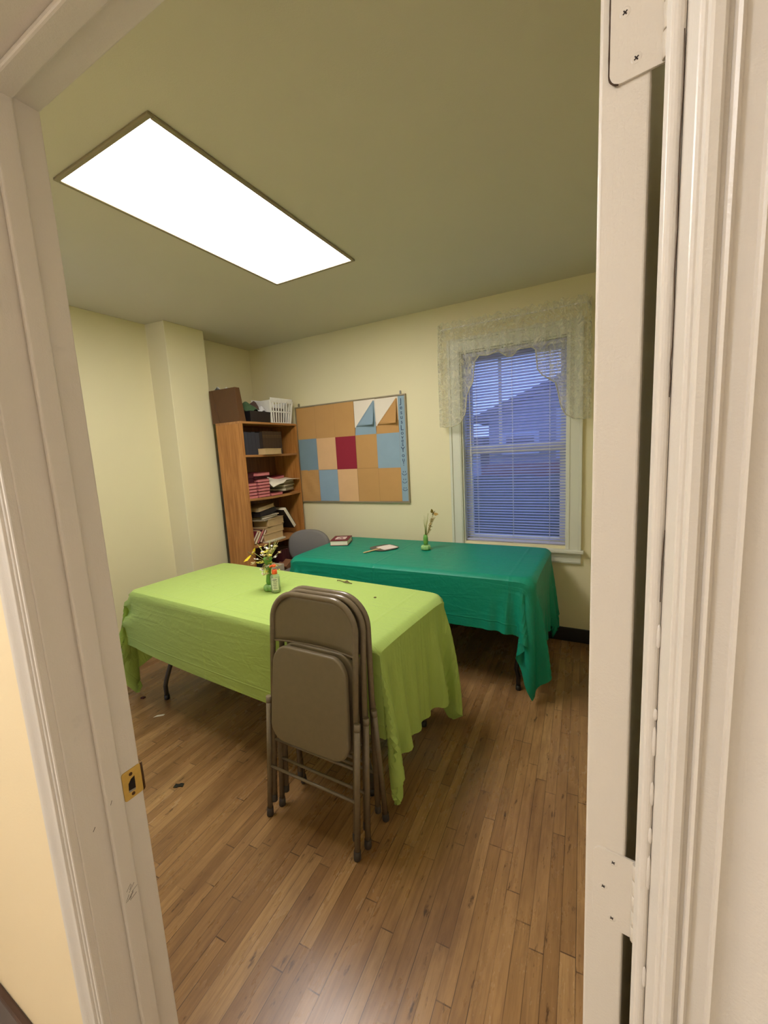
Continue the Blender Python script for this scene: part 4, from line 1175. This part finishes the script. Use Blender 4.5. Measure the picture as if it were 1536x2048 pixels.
# red book on the teal cloth
rb = book('red book with a pale emblem lying on the teal cloth', (0.205, 0.150, 0.042), (-1.985, 2.872, ZC), (0, 0, R(-62)), M['redcover'], M['whitepages'], None, ct=0.003)
rb.rotation_euler = (0, 0, R(-68))
b = MB().prism(rrect(-0.055, 0.045, -0.045, 0.045, 0.006), 0.0421, 0.0427)
e = b.build('emblem', plain('faded_emblem', rgb(214, 190, 178), 0.6, 0, 0.2, 60), rb)
b = MB().mat(0)
for x_, y_, r_ in ((-0.012, 0.0, 0.016), (0.014, 0.012, 0.010), (0.016, -0.016, 0.010)): b.lathe([(r_, 0.0427), (r_*0.8, 0.0431)], 14, c=(x_, y_, 0))
b.build('emblem_figures', M['redcover'], e)

# paddle fan
fn = thing('hand_fan', 'paddle hand fan with pale picture and wooden stick on the teal cloth', 'fan', (-1.535, 2.808, ZC), (0, 0, R(61)))
pts = []
for k in range(40):
    a = 2*PI*k/40; ca, sa = math.cos(a), math.sin(a); e = 2/3.2
    pts.append((math.copysign(abs(ca)**e, ca)*0.105, math.copysign(abs(sa)**e, sa)*0.098))
MB().prism(pts, 0.0015, 0.0035).build('paddle', M['fanback'], fn)
MB().prism(rrect(-0.045, 0.088, -0.075, 0.055, 0.01), 0.0035, 0.0042).build('picture', M['fanwhite'], fn)
MB().prism(rrect(-0.215, -0.045, -0.0095, 0.0095, 0.004), 0.0036, 0.0066, M=Matrix.Rotation(R(10), 4, 'Z')).build('stick', M['stickwood'], fn, bevel=0.0008)

# scraps
tw = MB()
tw.tube([(-0.055, 0.0, 0.006), (-0.064, 0.012, 0.004), (-0.05, 0.016, 0.003), (-0.03, 0.008, 0.003), (-0.005, 0.002, 0.003), (0.03, -0.004, 0.003), (0.055, -0.012, 0.003)], 0.0018, 6)
tw.add([(-0.012, -0.006, 0.003), (0.012, 0.006, 0.012), (0.035, -0.002, 0.004), (0.01, -0.010, 0.003)], [(0,1,2,3)])
o = tw.build('dried_sprig', M['twig'], None, solid=0.001, loc=(-1.345, 1.965-0.01, ZC-0.001)); tag(o, 'dried brown sprig lying on the lime cloth', 'sprig')
def scrap(name, label, loc, pts, mat, h, rz=0, cat='scrap'):
    b = MB(); n = len(pts)
    b.prism(pts, 0, h)
    o = b.build(name, mat, None, loc=loc, rot=(0, 0, rz)); return tag(o, label, cat)
scrap('crumb', 'tiny dark crumb on the lime cloth near its right edge', (-1.05, 1.79, ZC-0.001), [(-0.006, -0.004), (0.005, -0.005), (0.007, 0.003), (-0.002, 0.006)], M['twig'], 0.003, cat='crumb')
scrap('black_scrap', 'small black scrap on the floor left of the folded chairs', (-1.732, 1.040, 0.0005), [(-0.022, -0.010), (-0.004, -0.012), (0.002, -0.006), (0.022, -0.010), (0.020, 0.010), (0.004, 0.014), (-0.004, 0.008), (-0.020, 0.012)], M['black'], 0.003, 0.5)
scrap('paper_scrap', 'white paper scrap on the floor near the lime table leg', (-2.336, 1.341, 0.0005), [(-0.03, -0.004), (0.025, -0.008), (0.032, 0.004), (-0.01, 0.010)], M['whitepages'], 0.002, 0.8)
scrap('paper_scrap', 'tiny white scrap on the floor beside the teal table leg', (-0.42, 2.53, 0.0005), [(-0.008, -0.004), (0.008, -0.005), (0.006, 0.005), (-0.004, 0.006)], M['whitepages'], 0.002, 0.2)
scrap('dark_scrap', 'little dark scrap on the floor left of the lime table leg', (-2.62, 1.42, 0.0005), [(-0.012, -0.008), (0.01, -0.01), (0.014, 0.006), (-0.006, 0.010)], M['darkred'], 0.006, 0.3)

# ------------------------------------------------------------------ outside
M['siding'] = paint_wall('neighbour_siding', rgb(120, 124, 140)); M['roof'] = plain('neighbour_roof', rgb(74, 74, 88), 0.8)
M['nwhite'] = plain('neighbour_trim', rgb(176, 182, 200), 0.7); M['ground'] = plain('yard_ground', rgb(56, 64, 52), 0.95, 0, 0.3, 4)
M['hedge'] = plain('hedge', rgb(40, 56, 44), 0.95, 0, 0.5, 9, 0.8, 12); M['brick'] = plain('neighbour_brick', rgb(120, 66, 60), 0.9, 0, 0.2, 20)
struct(MB().box(-9, 9, YB+0.4, YB+22, -1.3, -1.2), 'ground_outside', M['ground'])
nh = thing('neighbour_house', 'gabled house seen through the blind beyond the yard', 'house', (0.2, YB+6.5, -1.2))
MB().prism([(-2.6, 0), (3.4, 0), (3.4, 3.4), (0.5, 4.55), (-2.6, 3.35)], 0, 5, 'y').build('walls', M['siding'], nh)
b = MB()
for sg, xo in ((-1, -2.9), (1, 3.7)):
    b.prism([(0.5, 4.70), (xo, 3.38), (xo, 3.24), (0.5, 4.55)], -0.3, 5.2, 'y')
b.build('roof', M['roof'], nh)
for x0, x1, z0, z1 in ((-1.15, 0.1, 2.35, 3.45), (-2.3, -1.5, 2.5, 3.0)):
    w = MB().box(x0, x1, -0.05, 0, z0, z1).build('window', M['nwhite'], nh)
    MB().box(x0+0.1, x1-0.1, -0.06, -0.045, z0+0.1, z1-0.1).build('pane', M['roof'], w)
MB().box(-2.5, -0.9, -1.1, 0, 0, 2.3).build('porch', M['brick'], nh)
sd = thing('garden_shed', 'low pale outbuilding left of the gabled house, seen through the blind', 'shed', (-4.3, YB+7.4, -1.2))
MB().box(-1.5, 1.45, 0, 2.4, 0, 2.75).build('walls', M['nwhite'], sd)
MB().box(-1.65, 1.55, -0.15, 2.5, 2.75, 2.95).build('roof', M['roof'], sd)
b = MB(); rr = random.Random(12); P = []
for i in range(40):
    P.append([(-5+10*i/39, YB+3.6+0.25*math.sin(j*0.9)+rr.uniform(-0.06, 0.06), -1.2+2.1*j/8+rr.uniform(-0.06, 0.06)) for j in range(9)])
o = b.grid(P).build('garden_hedge', M['hedge'], None, solid=0.5); tag(o, 'dark hedge across the yard below the house, seen through the blind', 'hedge')

# ------------------------------------------------------------------ world, camera, view
w = bpy.data.worlds.new('dusk'); scene.world = w; w.use_nodes = True
nt = w.node_tree; nt.nodes.clear()
out = nt.nodes.new('ShaderNodeOutputWorld'); bgn = nt.nodes.new('ShaderNodeBackground')
tc = nt.nodes.new('ShaderNodeTexCoord'); sx = nt.nodes.new('ShaderNodeSeparateXYZ'); cr_ = nt.nodes.new('ShaderNodeValToRGB')
nt.links.new(tc.outputs['Generated'], sx.inputs[0]); nt.links.new(sx.outputs[2], cr_.inputs[0])
cr_.color_ramp.elements[0].position = 0.0; cr_.color_ramp.elements[0].color = (0.30, 0.40, 0.80, 1)
cr_.color_ramp.elements[1].position = 0.6; cr_.color_ramp.elements[1].color = (0.22, 0.33, 0.80, 1)
nt.links.new(cr_.outputs[0], bgn.inputs[0]); bgn.inputs[1].default_value = 2.4
nt.links.new(bgn.outputs[0], out.inputs[0])

cam = bpy.data.cameras.new('camera'); co = bpy.data.objects.new('camera', cam); COL.objects.link(co)
yaw, pitch, roll, f = 0.4961, -0.1421, -0.0543, 825.4
cy_, sy_ = math.cos(yaw), math.sin(yaw)
fwd = Vector((-sy_*math.cos(pitch), cy_*math.cos(pitch), math.sin(pitch))); right = Vector((cy_, sy_, 0)); up = right.cross(fwd)
r2_ = right*math.cos(roll)+up*math.sin(roll); u2_ = -right*math.sin(roll)+up*math.cos(roll)
mw = Matrix(((r2_.x, u2_.x, -fwd.x, 0), (r2_.y, u2_.y, -fwd.y, 0), (r2_.z, u2_.z, -fwd.z, 1.49), (0, 0, 0, 1)))
co.matrix_world = mw
cam.sensor_fit = 'VERTICAL'; cam.sensor_height = 24.0; cam.lens = 24.0*f/2048; cam.clip_start = 0.01; cam.clip_end = 100
scene.camera = co
vs_ = scene.view_settings
vs_.view_transform = 'Standard'; vs_.look = 'None'; vs_.exposure = 0.0; vs_.gamma = 1.0; vs_.use_curve_mapping = False
cy = scene.cycles
cy.max_bounces = 10; cy.diffuse_bounces = 6; cy.transparent_max_bounces = 16; cy.use_denoising = True
